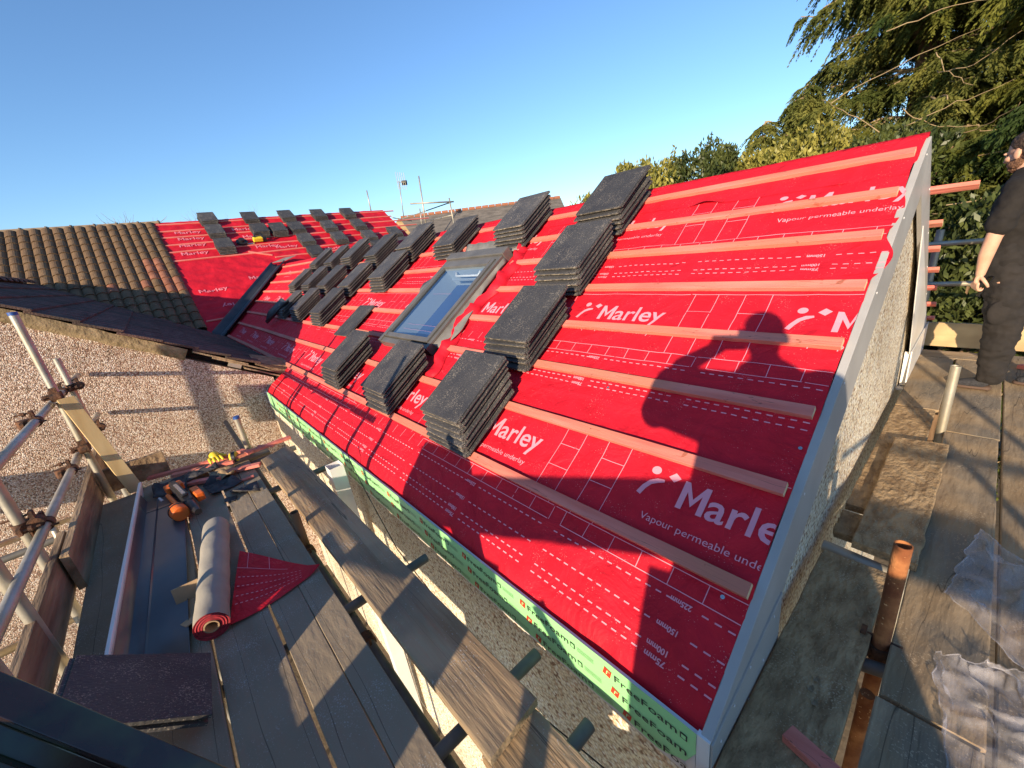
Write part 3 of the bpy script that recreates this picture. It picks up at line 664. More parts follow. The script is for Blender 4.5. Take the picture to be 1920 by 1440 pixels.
# ================================================================== VALLEY + FAR WING
wing = thing('far_wing_house', 'far wing of the building, half brown tiles and half red underlay, behind the valley', 'house', (-14.0, 3.0, GROUND))
def hWf(y, t): return 0.012 + (0.035 * abs(fbm(Vector((y * 1.5 + t * 0.5, t * 2.6, 5)), 4)) + 0.012 * fbm(Vector((y * 4, t * 5, 1)))) * (1.0 if t < 12.1 else 0.5)
YB = 0.86; TR = 14.27
mb = MB(); rows = []
ys = [YB - 0.02 + i * 0.06 for i in range(int((7.93 - YB) / 0.06) + 1)]; ts = [9.0 + i * 0.06 for i in range(int((TR - 9.0) / 0.06) + 1)] + [TR]
idx = {}
for i, y in enumerate(ys):
    for j, t in enumerate(ts):
        tv = (13.35 + y) * 0 + ((-(-10.29 - y)) ) / CS
        # valley: x = -10.29 - y  ->  slope distance where the plane meets it
        px_ = -10.29 - y; tv = (X0 * SN * SN - px_) / CS
        if y < 3.27 and t < tv - 0.06: continue
        tt = max(t, tv) if y < 3.27 else t
        idx[i, j] = len(mb.v); mb.v.append(WP(y, tt, hWf(y, tt)))
for (i, j), a in idx.items():
    q = (a, idx.get((i + 1, j)), idx.get((i + 1, j + 1)), idx.get((i, j + 1)))
    if None in q: continue
    mb.f.append(q); mb.m.append(0)
def lW(u, v, Y, T): return WP(Y + u, T + v, hWf(Y + u, T + v) + 0.012)
for (Y, T, rot) in ((1.05, 10.6, 0), (2.25, 10.9, 0), (1.35, 9.9, 1), (1.2, 13.55, 0), (1.2, 13.2, 0), (1.15, 12.85, 0), (1.1, 12.42, 0), (2.6, 13.5, 0), (2.75, 13.05, 0), (2.9, 12.42, 0), (4.7, 11.9, 0), (3.4, 12.3, 0)):
    putname(mb, lambda u, v, Y=Y, T=T, r_=rot: lW(0.62 - u if r_ else u, 0.13 - v if r_ else v, Y, T), 0.62, 0.15, 1, 0.1)
build('wing_underlay', mb, [m_redw, m_printw], wing, smooth=True)
for (t, ya, yb) in ((14.15, YB + 0.03, 8.25), (13.76, YB, 7.95), (13.41, YB, 9.4), (13.01, YB, 8.6), (12.64, YB, 7.95), (12.2, YB, 7.9), (11.86, 3.2, 7.9), (11.5, 3.9, 7.9)):
    n_ = 24; pts = [WP(ya + (yb - ya) * i / n_, t - 0.05 + 0.006 * math.sin(i * 0.8 + t), 0.012) for i in range(n_ + 1)]
    batten(wing, pts, sW, nW, [m_baty, m_batend])
for (ya, ta, yb, tb) in ((0.9, 9.45, 1.55, 9.45), (2.62, 12.25, 3.15, 11.93)):
    a = WP(ya, ta, 0.02); b_ = WP(yb, tb, 0.02); d = (b_ - a).normalized(); batten(wing, [a, b_], d.cross(nW) * -1 if True else sW, nW, [m_baty, m_batend])
# brown pantiles in one sheet of stepped rolls
mb = MB(); PW = 0.205; CG = 0.312; y_end = YB
ncol = 34
for c_ in range(16):
    t0 = 9.25 + c_ * CG
    if t0 > TR - 0.1: break
    rows = []
    for j in range(ncol * 6 + 1):
        y = y_end - j * PW / 6; ph = (j % 6) / 6
        prof = 0.062 * abs(math.sin(math.pi * ph)) ** 0.55
        jit = 0.006 * fbm(Vector((math.floor(j / 12) * 3.3, c_ * 5.1, 0)))
        rows.append([WP(y, t0 - 0.012 + jit, 0.012 + prof), WP(y, t0 - 0.012 + jit, 0.036 + prof), WP(y, t0 + CG * 0.5, 0.024 + prof), WP(y, min(t0 + CG, TR), 0.012 + prof)])
    for k in range(ncol * 6):
        tile = (k // 6, c_)
        red = (tile[0] in (1, 2) and c_ in (8, 9, 7)) or (tile[0] == 0 and c_ in (5, 6)) or (tile[0] in (3, 6) and c_ == 6) or (tile[0] == 1 and c_ in (6, 5))
        mb.grid([rows[k], rows[k + 1]], 1 if red else 0, flip=False)
build('brown_tiled_slope', mb, [m_brown, m_brick], wing, angle=35)
mb = MB()
for k in range(14):
    y1 = YB + 0.15 - k * 0.45; c0 = WP(y1, TR + 0.02, 0.03); 
    rows = []
    for (dy, r_) in ((0, 0.10), (-0.05, 0.115), (-0.051, 0.092), (-0.44, 0.088)):
        rows.append([c0 + EY * dy + Vector((math.cos(a) * r_ * 1.15 - 0.05, 0, math.sin(a) * r_ - 0.05)) for a in [math.pi * q / 8 for q in range(9)]])
    mb.grid(rows)
build('ridge_tiles', mb, m_ridge, wing, smooth=True, solid=0.01)
mb = MB(); mb.grid([[WP(-9, 8.8, -0.05), WP(-9, TR, -0.05)], [WP(7.9, 8.8, -0.05), WP(7.9, TR, -0.05)]], flip=True)
rt = WP(0, TR, 0); mb.grid([[(rt.x, -9, rt.z), (rt.x - 5, -9, rt.z - 5 * TN)], [(rt.x, 7.9, rt.z), (rt.x - 5, 7.9, rt.z - 5 * TN)]])
build('wing_roof_deck', mb, m_felt, wing)
mb = MB(); bx = WP(0, 8.8, 0).x; mb.box((rt.x - 4.8, -9, GROUND), (bx - 1.2, 7.7, WP(0, 9.9, 0).z - 0.15)); build('wing_wall', mb, m_pebl, wing)
# valley trough
mb = MB(); rows = []
for i in range(40):
    y = 1.02 + (3.12 - 1.02) * i / 39; c0 = Vector((-10.29 - y, y, rz(y))); lat = Vector((1, 1, 0)).normalized()
    rows.append([c0 + lat * a + EZ * (b_ + 0.035) for a, b_ in ((-0.21, 0.17), (-0.19, 0.185), (-0.17, 0.13), (-0.05, 0.055), (-0.03, 0.075), (0, 0.085), (0.03, 0.075), (0.05, 0.055), (0.17, 0.13), (0.19, 0.185), (0.21, 0.17))])
mb.grid(rows); build('valley_trough', mb, m_trough, wing, angle=50, solid=0.004)
mb = MB(); y = 3.12; c0 = Vector((-10.29 - y, y, rz(y))); lat = Vector((1, 1, 0)).normalized()
mb.add([c0 - lat * 0.2 + EZ * 0.19, c0 + lat * 0.2 + EZ * 0.19, c0 + lat * 0.36 + Vector((-0.15, 0.25, 0.31)), c0 - lat * 0.02 + Vector((-0.2, 0.3, 0.30))], [(0, 1, 2, 3)])
build('valley_head_flashing', mb, m_lead, wing, solid=0.004)
# ================================================================== OLD GABLED HOUSE ON THE LEFT
XW = -6.02; YA, ZA, TD = -1.72, 0.44, 0.606
def zd(y): return ZA - abs(y - YA) * TD
old = thing('old_gabled_house', 'pink pebbledash gable wall under a dark old tiled roof beside the scaffold', 'house', (XW - 1, -1.7, GROUND))
mb = MB(); yv = 0.93
mb.prism([(XW, -5.2, GROUND), (XW, 0.93, GROUND), (XW, 0.93, zd(0.93) - 0.10), (XW, YA, ZA - 0.10), (XW, -5.2, zd(-5.2) - 0.10)], (-0.2, 0, 0))
build('gable_wall', mb, m_pebl, old)
aD = math.atan(TD); dn_ = Vector((0, math.cos(aD), -math.sin(aD))); nD = Vector((0, math.sin(aD), math.cos(aD)))
LD = (1.06 - YA) / math.cos(aD)
def DP(x, l, o=0): return Vector((x, YA, ZA)) + dn_ * l + nD * o
def DQ(x, l, o=0): v = DP(x, l, o); return Vector((v.x, 2 * YA - v.y, v.z))
# courses of slabs lapping each other, verge tiles uneven
mb = MB(); nC = 10; cg = LD / nC
for P_, side in ((DP, 0), (DQ, 1)):
    for k in range(nC + (0 if side == 0 else 3)):
        l0 = cg * k; r0 = random.Random(k * 3 + side)
        xr = XW + 0.045 + r0.uniform(-0.03, 0.035)
        x = xr; j = 0
        while x > -17:
            w = 0.33; xx = x - w
            # stop where the far wing begins
            zz = P_(x, l0).z
            if (X0 - x) * TN > zz + 0.03: break
            o1 = 0.052 + r0.uniform(-0.004, 0.006); th_ = 0.028
            a, b_, c_, d_ = P_(x, l0 - 0.02, 0.024), P_(xx + 0.003, l0 - 0.02, 0.024), P_(xx + 0.003, l0 + cg + 0.03, o1), P_(x, l0 + cg + 0.03, o1)
            n_ = nD if side == 0 else Vector((0, -nD.y, nD.z))
            mb.hexa([a, b_, c_, d_, a + n_ * th_, b_ + n_ * th_, c_ + n_ * th_, d_ + n_ * th_])
            for g in (0.11, 0.22):
                p = [P_(x - g + e_, l_, oo + th_ + h_) for e_, h_ in ((-0.012, 0), (0, 0.007), (0.012, 0)) for l_, oo in ((l0 - 0.01, 0.024), (l0 + cg + 0.028, o1))]
                mb.add(p, [(0, 1, 3, 2), (2, 3, 5, 4)])
            x = xx; j += 1
build('dark_tiled_roof', mb, m_darktile, old, bevel=0.004)
mb = MB(); k = 0; x = XW + 0.03
while x > -13.4:
    rows = []
    for dx, r_ in ((0, 0.115), (-0.04, 0.125), (-0.041, 0.105), (-0.44, 0.10)):
        rows.append([Vector((x + dx, YA + math.cos(a) * r_ * 1.1, ZA + 0.045 + math.sin(a) * r_ * 0.75)) for a in [math.pi * q / 8 for q in range(9)]])
    mb.grid(rows); x -= 0.45
build('ridge_tiles', mb, m_darktile, old, smooth=True, solid=0.01)
# verge: mossy mortar bed and board down to the break, then exposed laths
mb = MB()
lb = 1.86 + 0.35
rows = []
for i in range(60):
    l = lb * i / 59; w = 0.008 * fbm(Vector((l * 6, 0, 2)))
    rows.append([DP(XW + 0.05, l, 0.028 + w), DP(XW + 0.055, l, -0.04 + w), DP(XW + 0.05, l, -0.098 + w), DP(XW - 0.02, l, -0.10)])
mb.grid(rows, flip=True)
build('mossy_verge_mortar', mb, m_moss, old, smooth=True)
mb = MB()
for l0, l1, o in ((lb + 0.05, lb + 0.62, 0.005), (lb + 0.25, LD - 0.05, -0.015), (lb + 0.6, LD - 0.02, -0.055)):
    a = DP(XW + 0.035, l0, o); d = DP(XW + 0.035, l1, o); mb.obox(a, (-0.3, 0, 0), d - a, nD * 0.018)
build('exposed_lath', mb, m_boardx, old)
mb = MB(); mb.obox(DP(XW + 0.02, lb + 0.42, -0.065), (-0.02, 0, 0), dn_ * 0.14, nD * 0.05); build('grey_packer', mb, m_galv, old)
mb = MB(); mb.prism([DP(XW - 0.3, 0.0, 0), DP(XW - 0.3, LD, 0), DP(XW - 0.3, LD, -0.16), DP(XW - 0.3, 0, -0.16)], (-9, 0, 0)); build('roof_timbers', mb, m_felt, old)
# old lead upstand at the bottom corner
t = MB(); t.add([DP(XW + 0.06, LD - 0.02, 0.0), DP(XW + 0.06, LD - 0.35, 0.03), DP(XW - 0.5, LD - 0.35, 0.10), DP(XW - 0.45, LD + 0.05, 0.16), DP(XW + 0.02, LD + 0.06, 0.12)], [(0, 1, 2, 3, 4)])
build('curled_flashing', t, m_moss, old, solid=0.004)

# ================================================================== SCAFFOLD DECKS
def board(name, label, quad, z, th, m, group=None, cat='scaffold board', rough=0.0, bow=0.0, loc=None):
    """quad: four (x,y) corners in order; a board with slightly worn edges; z its top"""
    q = [Vector((a, b_, 0)) for a, b_ in quad]; n_ = 26; rows_t = []; r0 = random.Random(hash(quad) & 0xffff)
    sd = sum(a * 7.1 + b_ * 3.3 for a, b_ in quad)
    def e(side, u): return rough * fbm(Vector((u * 9 * 1.5, side * 5.0, sd))) + 0.0012 * fbm(Vector((u * 30, side * 5.0, sd)))
    mb = MB(); top = []; bot = []
    for i in range(n_ + 1):
        u = i / n_; a = q[0].lerp(q[3], u); b_ = q[1].lerp(q[2], u); d = (b_ - a).normalized()
        a2 = a + d * e(0, u); b2 = b_ - d * e(1, u); zz = z + bow * math.sin(math.pi * u) + 0.001 * fbm(Vector((u * 5, sd, 0)))
        row = [a2.lerp(b2, v) for v in (0, 0.02, 0.5, 0.98, 1)]
        top.append([Vector((p.x, p.y, zz - (0.0025 if k in (0, 4) else 0))) for k, p in enumerate(row)])
        bot.append([Vector((p.x, p.y, zz - th)) for p in (row[0], row[4])])
    mb.grid(top)
    mb.grid([[t[0], b_[0]] for t, b_ in zip(top, bot)], flip=False); mb.grid([[b_[1], t[4]] for t, b_ in zip(top, bot)]); mb.grid([[b_[0], b_[1]] for b_ in bot], flip=True)
    mb.add([bot[0][0], bot[0][1], top[0][4], top[0][3], top[0][2], top[0][1], top[0][0]], [(0, 1, 2, 3, 4, 5, 6)])
    mb.add([bot[-1][0], bot[-1][1], top[-1][4], top[-1][3], top[-1][2], top[-1][1], top[-1][0]], [(6, 5, 4, 3, 2, 1, 0)])
    o = build(name, mb, m, loc=loc or (sum(a for a, _ in quad) / 4, sum(b_ for _, b_ in quad) / 4, z - th))
    return tag(o, label, cat, group)
GX = 'scaffold boards of the deck along the eaves'
# deck along the eaves (boards run along x)
left = [(-0.745, -0.505, 'leftmost deck board of the eaves scaffold, against the toe boards', -4.25),
        (-0.500, -0.262, 'grey deck board under the grey trough and the two roof tiles', -4.3),
        (-0.250, -0.026, 'grey deck board carrying the roll, second from the toe boards', -4.22),
        (-0.014, 0.118, 'grey dusty deck board with the point of the red scrap on it', -4.16),
        (0.121, 0.236, 'outer grey deck board of the eaves deck, beside the gap with the tubes', -4.05)]
for y0, y1, lab, xe in left:
    board('scaffold_board', lab, ((xe, y1), (xe, y0), (-0.42 if y0 > -0.02 else 0.1, y0), (-0.42 if y0 > -0.02 else 0.1, y1)), DECK, 0.038, m_boardxd, GX, rough=0.002)
board('scaffold_board', 'long sunlit brown plank with a split grain running beside the green fascia', ((-3.93, 0.54), (-3.82, 0.30), (-0.752, 0.335), (-0.772, 0.555)), DECK + 0.045, 0.036, m_boardx, GX, rough=0.002)
board('scaffold_board', 'short plank continuing below the split plank at the bottom of the photo', ((-0.80, 0.545), (-0.80, 0.33), (-0.25, 0.34), (-0.25, 0.555)), DECK + 0.004, 0.036, m_boardx, GX, rough=0.003)
board('scaffold_board', 'plank end lying across the far end of the eaves deck near the pink wall', ((-4.42, 0.42), (-4.18, 0.42), (-4.18, -0.55), (-4.42, -0.55)), DECK - 0.042, 0.036, m_boardy, GX, rough=0.002)
# deck past the gable (boards run along y)
GY = 'scaffold boards of the deck past the gable'
def yb(x0, x1, y0, y1, z, m, lab, rough=0.002): return board('scaffold_board', lab, ((x0, y1), (x1, y1), (x1, y0), (x0, y0)), z, 0.038, m, GY, rough=rough)
yb(-0.285, -0.058, 0.30, 1.93, DECK, m_boardyd, 'dark gritty board along the foot of the gable wall, nearest the camera', 0.004)
yb(-0.283, -0.115, 2.10, 2.30, DECK - 0.002, m_boardyd, 'broken stub of board between the gable wall and the steel bracket', 0.012)
yb(-0.283, -0.07, 2.36, 3.86, DECK, m_boardyd, 'gritty board along the gable foot beyond the loose short board', 0.004)
yb(-0.005, 0.222, 1.338, 3.52, DECK, m_boardy, 'board with sun stripes right of the rusty tube', 0.002)
yb(-0.010, 0.220, -1.4, 1.322, DECK - 0.003, m_boardy, 'dark grained board below the butt joint at the lower right', 0.002)
yb(0.238, 0.47, 0.2, 5.44, DECK, m_boardy, 'long smooth board right of the black gap, under the plastic sheet', 0.001)
yb(0.475, 0.70, 0.2, 5.44, DECK, m_boardy, 'board at the right edge of the deck, mostly out of view', 0.001)
yb(-0.283, -0.055, 3.88, 5.2, DECK, m_boardy, 'far board at the gable foot below the open soffit box', 0.001)
yb(-0.04, 0.228, 3.54, 5.2, DECK, m_boardy, 'far board under the foot of the standing man', 0.001)
board('scaffold_board', 'board laid crosswise at the far end of the deck in front of the upright board', ((-0.6, 5.44), (0.235, 5.44), (0.235, 5.215), (-0.6, 5.215)), DECK, 0.038, m_boardx, GY)
board('scaffold_board', 'dusty short board lying loose on top of the deck beside the grey tube', ((-0.205, 3.20), (0.03, 3.24), (0.012, 2.00), (-0.20, 2.01)), DECK + 0.042, 0.038, m_boardyd, GY, rough=0.006)
yb(-0.9, -0.30, -1.4, -0.2, DECK - 0.001, m_boardy, 'deck board behind the photographer')
yb(-0.3, -0.02, -1.4, 0.28, DECK - 0.002, m_boardy, 'deck board beside the photographer')
yb(0.235, 0.9, -1.4, 0.19, DECK - 0.001, m_boardy, 'deck board under the photographer')
# upright boards
def upright(lab, a, b_, z0, z1, th, m, dirv, name='toe_board', cat='toe board'):
    a = Vector(a); b_ = Vector(b_); mb = MB(); n_ = 20; rt = []; 
    for i in range(n_ + 1):
        p = a.lerp(b_, i / n_); w = 0.004 * fbm(Vector((i * 0.9, a.x, a.y)))
        rt.append([Vector((p.x, p.y, z0)), Vector((p.x, p.y, z1 + w)), Vector((p.x, p.y, z1 + w)) + dirv * th, Vector((p.x, p.y, z0)) + dirv * th, Vector((p.x, p.y, z0))])
    mb.grid(rt); mb.add(rt[0][:4], [(3, 2, 1, 0)]); mb.add(rt[-1][:4], [(0, 1, 2, 3)])
    return tag(build(name, mb, m, bevel=0.002), lab, cat)
upright('weathered toe board on edge at the lower left, with cracked pale top', (-3.42, -0.785, 0), (-1.55, -0.785, 0), -1.50, -1.275, 0.036, m_oldw, Vector((0, -1, 0)))
upright('toe board standing on edge further along, its dark end overlapping the first', (-5.3, -0.735, 0), (-3.05, -0.735, 0), -1.50, -1.27, 0.036, m_oldw, Vector((0, -1, 0)))
upright('short brown toe board closing the far left corner of the deck', (-4.46, -0.70, 0), (-4.46, -0.30, 0), -1.50, -1.30, 0.036, m_oldw, Vector((-1, 0, 0)))
upright('pale upright board at the far end of the right-hand deck, shadows on it', (-0.9, 5.60, 0), (0.24, 5.60, 0), -1.50, -1.27, 0.036, m_ply, EY)
upright('pale upright board behind the man, right half of the far edge', (0.25, 5.61, 0), (1.6, 5.61, 0), -1.50, -1.275, 0.036, m_ply, EY)
upright('toe board behind the photographer, out of view', (-1.55, -0.80, 0), (-0.95, -0.80, 0), -1.50, -1.28, 0.036, m_oldw, Vector((0, -1, 0)))

# ------------------------------------------------------------------ tubes
def coupler(parent, p, axis, other):
    p = Vector(p); mb = MB(); a = Vector(axis).normalized(); o = Vector(other).normalized(); c_ = a.cross(o).normalized()
    mb.tube(p - a * 0.028, p + a * 0.028, 0.0335, n=12); mb.tube(p + c_ * 0.05 - o * 0.028, p + c_ * 0.05 + o * 0.028, 0.0335, n=12)
    mb.obox(p + o * 0.03 - a * 0.02 - c_ * 0.008, a * 0.04, o * 0.045, c_ * 0.016); mb.tube(p + o * 0.062 - c_ * 0.012, p + o * 0.062 + c_ * 0.075, 0.006, n=8)
    mb.tube(p + o * 0.062 + c_ * 0.03, p + o * 0.062 + c_ * 0.045, 0.014, n=6)
    mb.obox(p + c_ * 0.05 + a * 0.03 - o * 0.02 - c_ * 0.008, o * 0.04, a * 0.04, c_ * 0.016); mb.tube(p + c_ * 0.04 + a * 0.056, p - c_ * 0.055 + a * 0.056, 0.006, n=8)
    return build('coupler', mb, m_coup, parent, angle=40)
def tube(name, lab, p0, p1, m=None, r=0.02415, cat='scaffold tube', hollow=0.0035, coups=(), cap=None, group=None):
    p0 = Vector(p0); p1 = Vector(p1)
    root = thing(name, lab, cat, p0, group)
    d = (p1 - p0).normalized()
    build('tube', MB().tube(p0, p1, r, hollow=hollow, n=20), m or m_galv, root, angle=45)
    for t, other in coups: coupler(root, p0 + d * t, d, other)
    if cap: build('end_cap', MB().tube(p1 - d * 0.01, p1 + d * 0.012, r + 0.002, n=16), cap, root, angle=40)
    return root
YR_ = -0.745
tube('scaffold_standard', 'thick upright tube leaning furthest into view at the left, blue cap', (-4.44, -0.695, GROUND), (-4.40, -0.70, -0.02), cap=m_blue, coups=((3.67, (0, -1, 0)), (3.24, (0, -1, 0))))
tube('scaffold_standard', 'upright tube just behind the pine stud against the pink wall', (-5.08, -0.70, GROUND), (-5.05, -0.70, -0.42), coups=((3.62, (1, 0, 0)), (3.22, (1, 0, 0))))
tube('scaffold_standard', 'upright tube nearest the lower left with a pale coupler low on it', (-3.08, -0.83, GROUND), (-3.08, -0.83, -0.35), coups=((3.25, (1, 0, 0)), (3.72, (1, 0, 0))))
tube('guard_rail', 'upper guard rail tube running from the pink wall towards the camera', (-5.98, YR_, -0.70), (-2.35, YR_ - 0.02, -0.67), cat='guard rail', coups=((1.0, (0, 0, 1)), (2.1, (0, 0, 1))))
tube('guard_rail', 'lower guard rail tube crossing behind the uprights at the left', (-5.98, YR_, -1.14), (-1.55, YR_ - 0.03, -1.07), cat='guard rail', coups=((0.95, (0, 0, 1)), (1.9, (0, 0, 1)), (2.85, (0, 0, 1))))
tube('scaffold_standard', 'upright tube out of view to the left, only its shadow seen', (-2.52, -0.80, GROUND), (-2.52, -0.80, -0.1))
tube('scaffold_standard', 'second upright tube out of view to the left, only its shadow seen', (-2.10, -0.80, GROUND), (-2.10, -0.80, -0.1))
tube('scaffold_brace', 'thin dark tube running level behind the nearest left upright', ony(-30, 1032, -1.05), ony(190, 952, -0.93), r=0.018, cat='scaffold tube')
tube('scaffold_brace', 'pale thin tube low at the left edge ending behind the toe board', ony(-30, 1240, -1.05), ony(148, 1157, -0.98), r=0.02, cat='scaffold tube')
tube('scaffold_brace', 'slim tube leaning between the nearest upright and the toe board', ony(100, 990, -0.90), ony(160, 1100, -0.86), r=0.018, cat='scaffold tube')
tube('scaffold_standard', 'slim grey tube with a blue cap at the far end of the eaves deck', (-4.28, 0.285, GROUND), onp(443, 783, EX, -4.27), r=0.02415, cap=m_blue)
tube('scaffold_standard', 'short worn tube end standing in the gap between the deck and the sunlit plank', (-2.54, 0.262, GROUND), (-2.54, 0.262, -1.36), m=m_bark)
for i, (x, y0, y1, z, lab) in enumerate(((-0.95, 0.05, 0.72, -1.57, 'dark crosswise tube under the near end of the split plank'), (-0.64, 0.1, 0.66, -1.565, 'crosswise tube with open end under the short plank at the bottom'),
                                       (-1.79, 0.05, 0.70, -1.57, 'crosswise tube below the middle of the sunlit plank'), (-3.40, 0.05, 0.72, -1.57, 'crosswise tube below the far part of the sunlit plank'), (-4.1, -0.7, 0.62, -1.57, 'crosswise tube at the far end of the eaves deck'))):
    tube('transom_tube', lab, (x, y0 - 0.9, z), (x, y1, z), m=m_galvd, cat='scaffold tube', group='crosswise tubes under the eaves deck')
tube('ledger_tube', 'long tube under the eaves deck seen through the gap, with a black coupler', (-5.9, 0.262, -1.62), (-0.1, 0.262, -1.62), m=m_galvd, cat='scaffold tube', coups=((3.42, (0, -1, 0)), (4.3, (0, -1, 0))))
tube('rusty_tube', 'rusty orange open tube standing up through the boards at the lower right', (-0.030, 1.548, GROUND), (-0.030, 1.565, -1.085), m=m_rust, coups=((2.74, (0, 1, 0)),))
tube('scaffold_standard', 'grey tube stub rising through the deck beside the loose board', (-0.018, 3.40, GROUND), (-0.022, 3.56, -1.07), hollow=0.004)
tube('transom_tube', 'dark short tube under the boards at the foot of the rusty tube', (-0.28, 1.44, -1.60), (0.03, 1.50, -1.565), m=m_galvd, cat='scaffold tube')
t = tube('rusty_tube', 'rusty tube far below the gap between the boards at the lower right', (-0.035, 1.30, -2.6), (-0.03, 1.36, -1.56), m=m_rust, r=0.02, hollow=0)
tube('guard_rail', 'upper grey guard rail behind the man at the far end of the deck', (-0.62, 5.70, -0.545), (0.02, 5.70, -0.535), cat='guard rail')
tube('guard_rail', 'upper guard rail continuing behind the man to the right', (0.0, 5.74, -0.50), (2.0, 5.74, -0.50), cat='guard rail')
tube('guard_rail', 'lower grey guard rail behind the man at the far end of the deck', (-0.62, 5.70, -0.92), (0.9, 5.70, -0.90), cat='guard rail')
tube('scaffold_standard', 'leaning grey post between the batten ends and the dark trees', (-0.42, 5.80, GROUND), (-0.345, 5.80, -0.42), r=0.03)
tube('steel_bracket', 'short steel tube under the broken board beside the gable wall', (-0.30, 2.03, -1.56), (-0.02, 2.0, -1.56), cat='scaffold tube', r=0.03)
# behind the photographer: unseen shadow casters, several added to fit the shadow outlines
LAT = Vector((0.9253, 0.3792, 0)); HZ = Vector((-0.3792, 0.9253, 0))
def K(lat, zp, D): return LAT * lat - HZ * D + EZ * (zp + 0.2749 * D)
mb = MB(); D0 = 0.9
mb.prism([K(-1.32, -0.775, D0), K(0.55, -0.47, D0), K(0.55, -0.70, D0), K(-1.32, -1.015, D0)], HZ * -0.036)
tag(build('guard_board', mb, m_boardx), 'sloping board tied behind the photographer, seen only by its shadow on the roof', 'guard board')
mb = MB(); mb.prism([K(-1.745, -0.665, D0), K(-1.30, -0.665, D0), K(-1.30, -1.16, D0), K(-1.745, -1.16, D0)], HZ * -0.018)  # unseen panel added only to throw a straight-edged shadow
tag(build('shadow_panel', mb, m_ply), 'added panel behind the photographer, unseen, shaped to cast a shadow on the roof', 'shadow caster')
mb = MB(); mb.prism([K(-1.27, -1.05, D0), K(-0.86, -1.05, D0), K(-0.86, -1.76, D0), K(-1.27, -1.76, D0)], HZ * -0.30)  # unseen block added only to shade a stretch of the planks
tag(build('shadow_block', mb, m_ply), 'added block behind the photographer, unseen, shaped to cast a shadow on the planks', 'box')
mb = MB(); mb.prism([K(-0.20, -0.86, 0.95), K(0.62, -0.80, 0.95), K(0.62, -1.76, 0.95), K(-0.26, -1.76, 0.95)], HZ * -0.3)  # unseen block added to fill the gap between the legs in the shadow
tag(build('shadow_filler', mb, m_ply), 'added block behind the photographer, unseen, closing the leg gap in his shadow', 'tool chest')
mb = MB(); mb.prism([K(-5.545, 0.05, 0.8), K(-5.435, 0.05, 0.8), K(-5.49, -3.6, 0.8), K(-5.60, -3.6, 0.8)], HZ * -0.04)  # plank added out of view to cast the upright band on the wall
tag(build('scaffold_board', mb, m_boardx), 'added upright plank, unseen at the left, to cast the wide shadow on the pink wall', 'scaffold board')
mb = MB(); mb.prism([K(-5.385, -0.48, 0.8), K(-5.17, -0.50, 0.8), K(-5.17, -1.02, 0.8), K(-5.36, -1.0, 0.8)], HZ * -0.02)  # panel added out of view to cast the square shadow
tag(build('shadow_panel', mb, m_ply), 'added panel, unseen at the left, to cast the square shadow on the pink wall', 'shadow caster')
mb = MB(); mb.prism([K(-6.6, -1.22, 0.5), K(-5.1, -1.36, 0.5), K(-5.1, -1.75, 0.5), K(-6.6, -1.60, 0.5)], HZ * -0.04)
tag(build('toe_board', mb, m_oldw), 'toe board out of view at the left, its long shadow low on the pink wall', 'toe board')
tube('guard_rail', 'rail sloping down behind the photographer, seen only by its shadow', K(-0.62, -1.10, 0.8), K(-0.30, -1.52, 0.8), r=0.03, cat='guard rail')
tube('scaffold_standard', 'upright tube behind the photographer at his right, seen only by its shadow', K(1.28, -1.9, 0.9), K(1.28, 0.2, 0.9))
tube('scaffold_standard', 'second upright tube behind the photographer, seen only by its shadow', K(1.62, -1.9, 0.9), K(1.62, -0.2, 0.9))
tube('guard_rail', 'level rail far behind the photographer, seen only by its shadow', K(0.6, -0.62, 1.4), K(2.6, -0.86, 1.4), cat='guard rail')
mb = MB(); mb.prism([K(0.55, -0.80, 1.2), K(1.2, -0.88, 1.2), K(1.2, -1.04, 1.2), K(0.55, -0.98, 1.2)], HZ * -0.036)
tag(build('guard_board', mb, m_boardx), 'short board tied to the rail far behind the photographer, seen only by its shadow', 'guard board')

# ------------------------------------------------------------------ things on the eaves deck
mb = MB(); Zf = Vector((0, 0, 1))
# pine stud leaning against the rail
a = onx(136, 748, -4.55); 
p_top = ony(137, 742, -0.62); p_bot = Vector((-4.30, -0.49, -1.49)); d = (p_top - p_bot); sx = Vector((0.012, -0.055, 0.0)); sy = d.cross(sx).normalized() * 0.055
mb.obox(p_bot, sx * 1.6, sy, d)
tag(build('pine_stud', mb, m_pine, bevel=0.002), 'new pale pine stud leaning against the rails, dark band across its middle', 'timber')
# trough of grey flashing
mb = MB(); prof = [(-0.175, 0.085), (-0.165, 0.09), (-0.150, 0.075), (-0.13, 0.012), (-0.06, 0.008), (-0.055, 0.014), (-0.05, 0.006), (0.135, 0.004), (0.14, 0.012)]
rows = []
for u in (0, 0.1, 0.1001, 0.5, 1):
    c0 = Vector((-3.88, -0.352, DECK + 0.014)).lerp(Vector((-1.95, -0.450, DECK + 0.004)), u); w = 0.82; dd = Vector((0.03, 1, 0)).normalized()
    rows.append([c0 + dd * a * w + EZ * (z_ + (0.004 if u <= 0.1 else 0)) for a, z_ in prof])
mb.grid(rows)
m_tr2 = mat('blue_grey_sheet', (0.11, 0.118, 0.13), (0.15, 0.152, 0.155), rough=0.32, scale=3, metal=0.35, bump=0.12, bscale=2.5)
tag(build('grey_trough', mb, m_tr2, solid=0.003, angle=40), 'long dark blue-grey sheet trough lying on the deck beside the roll', 'flashing')
mb = MB(); mb.prism([(-4.10, -0.500, -1.495), (-4.10, -0.486, -1.495), (-4.10, -0.462, -1.385), (-4.10, -0.466, -1.375), (-4.10, -0.482, -1.378)], (2.05, -0.105, 0.0))
tag(build('white_trim', mb, m_white, bevel=0.002), 'long white plastic trim on edge beside the grey trough', 'plastic trim')
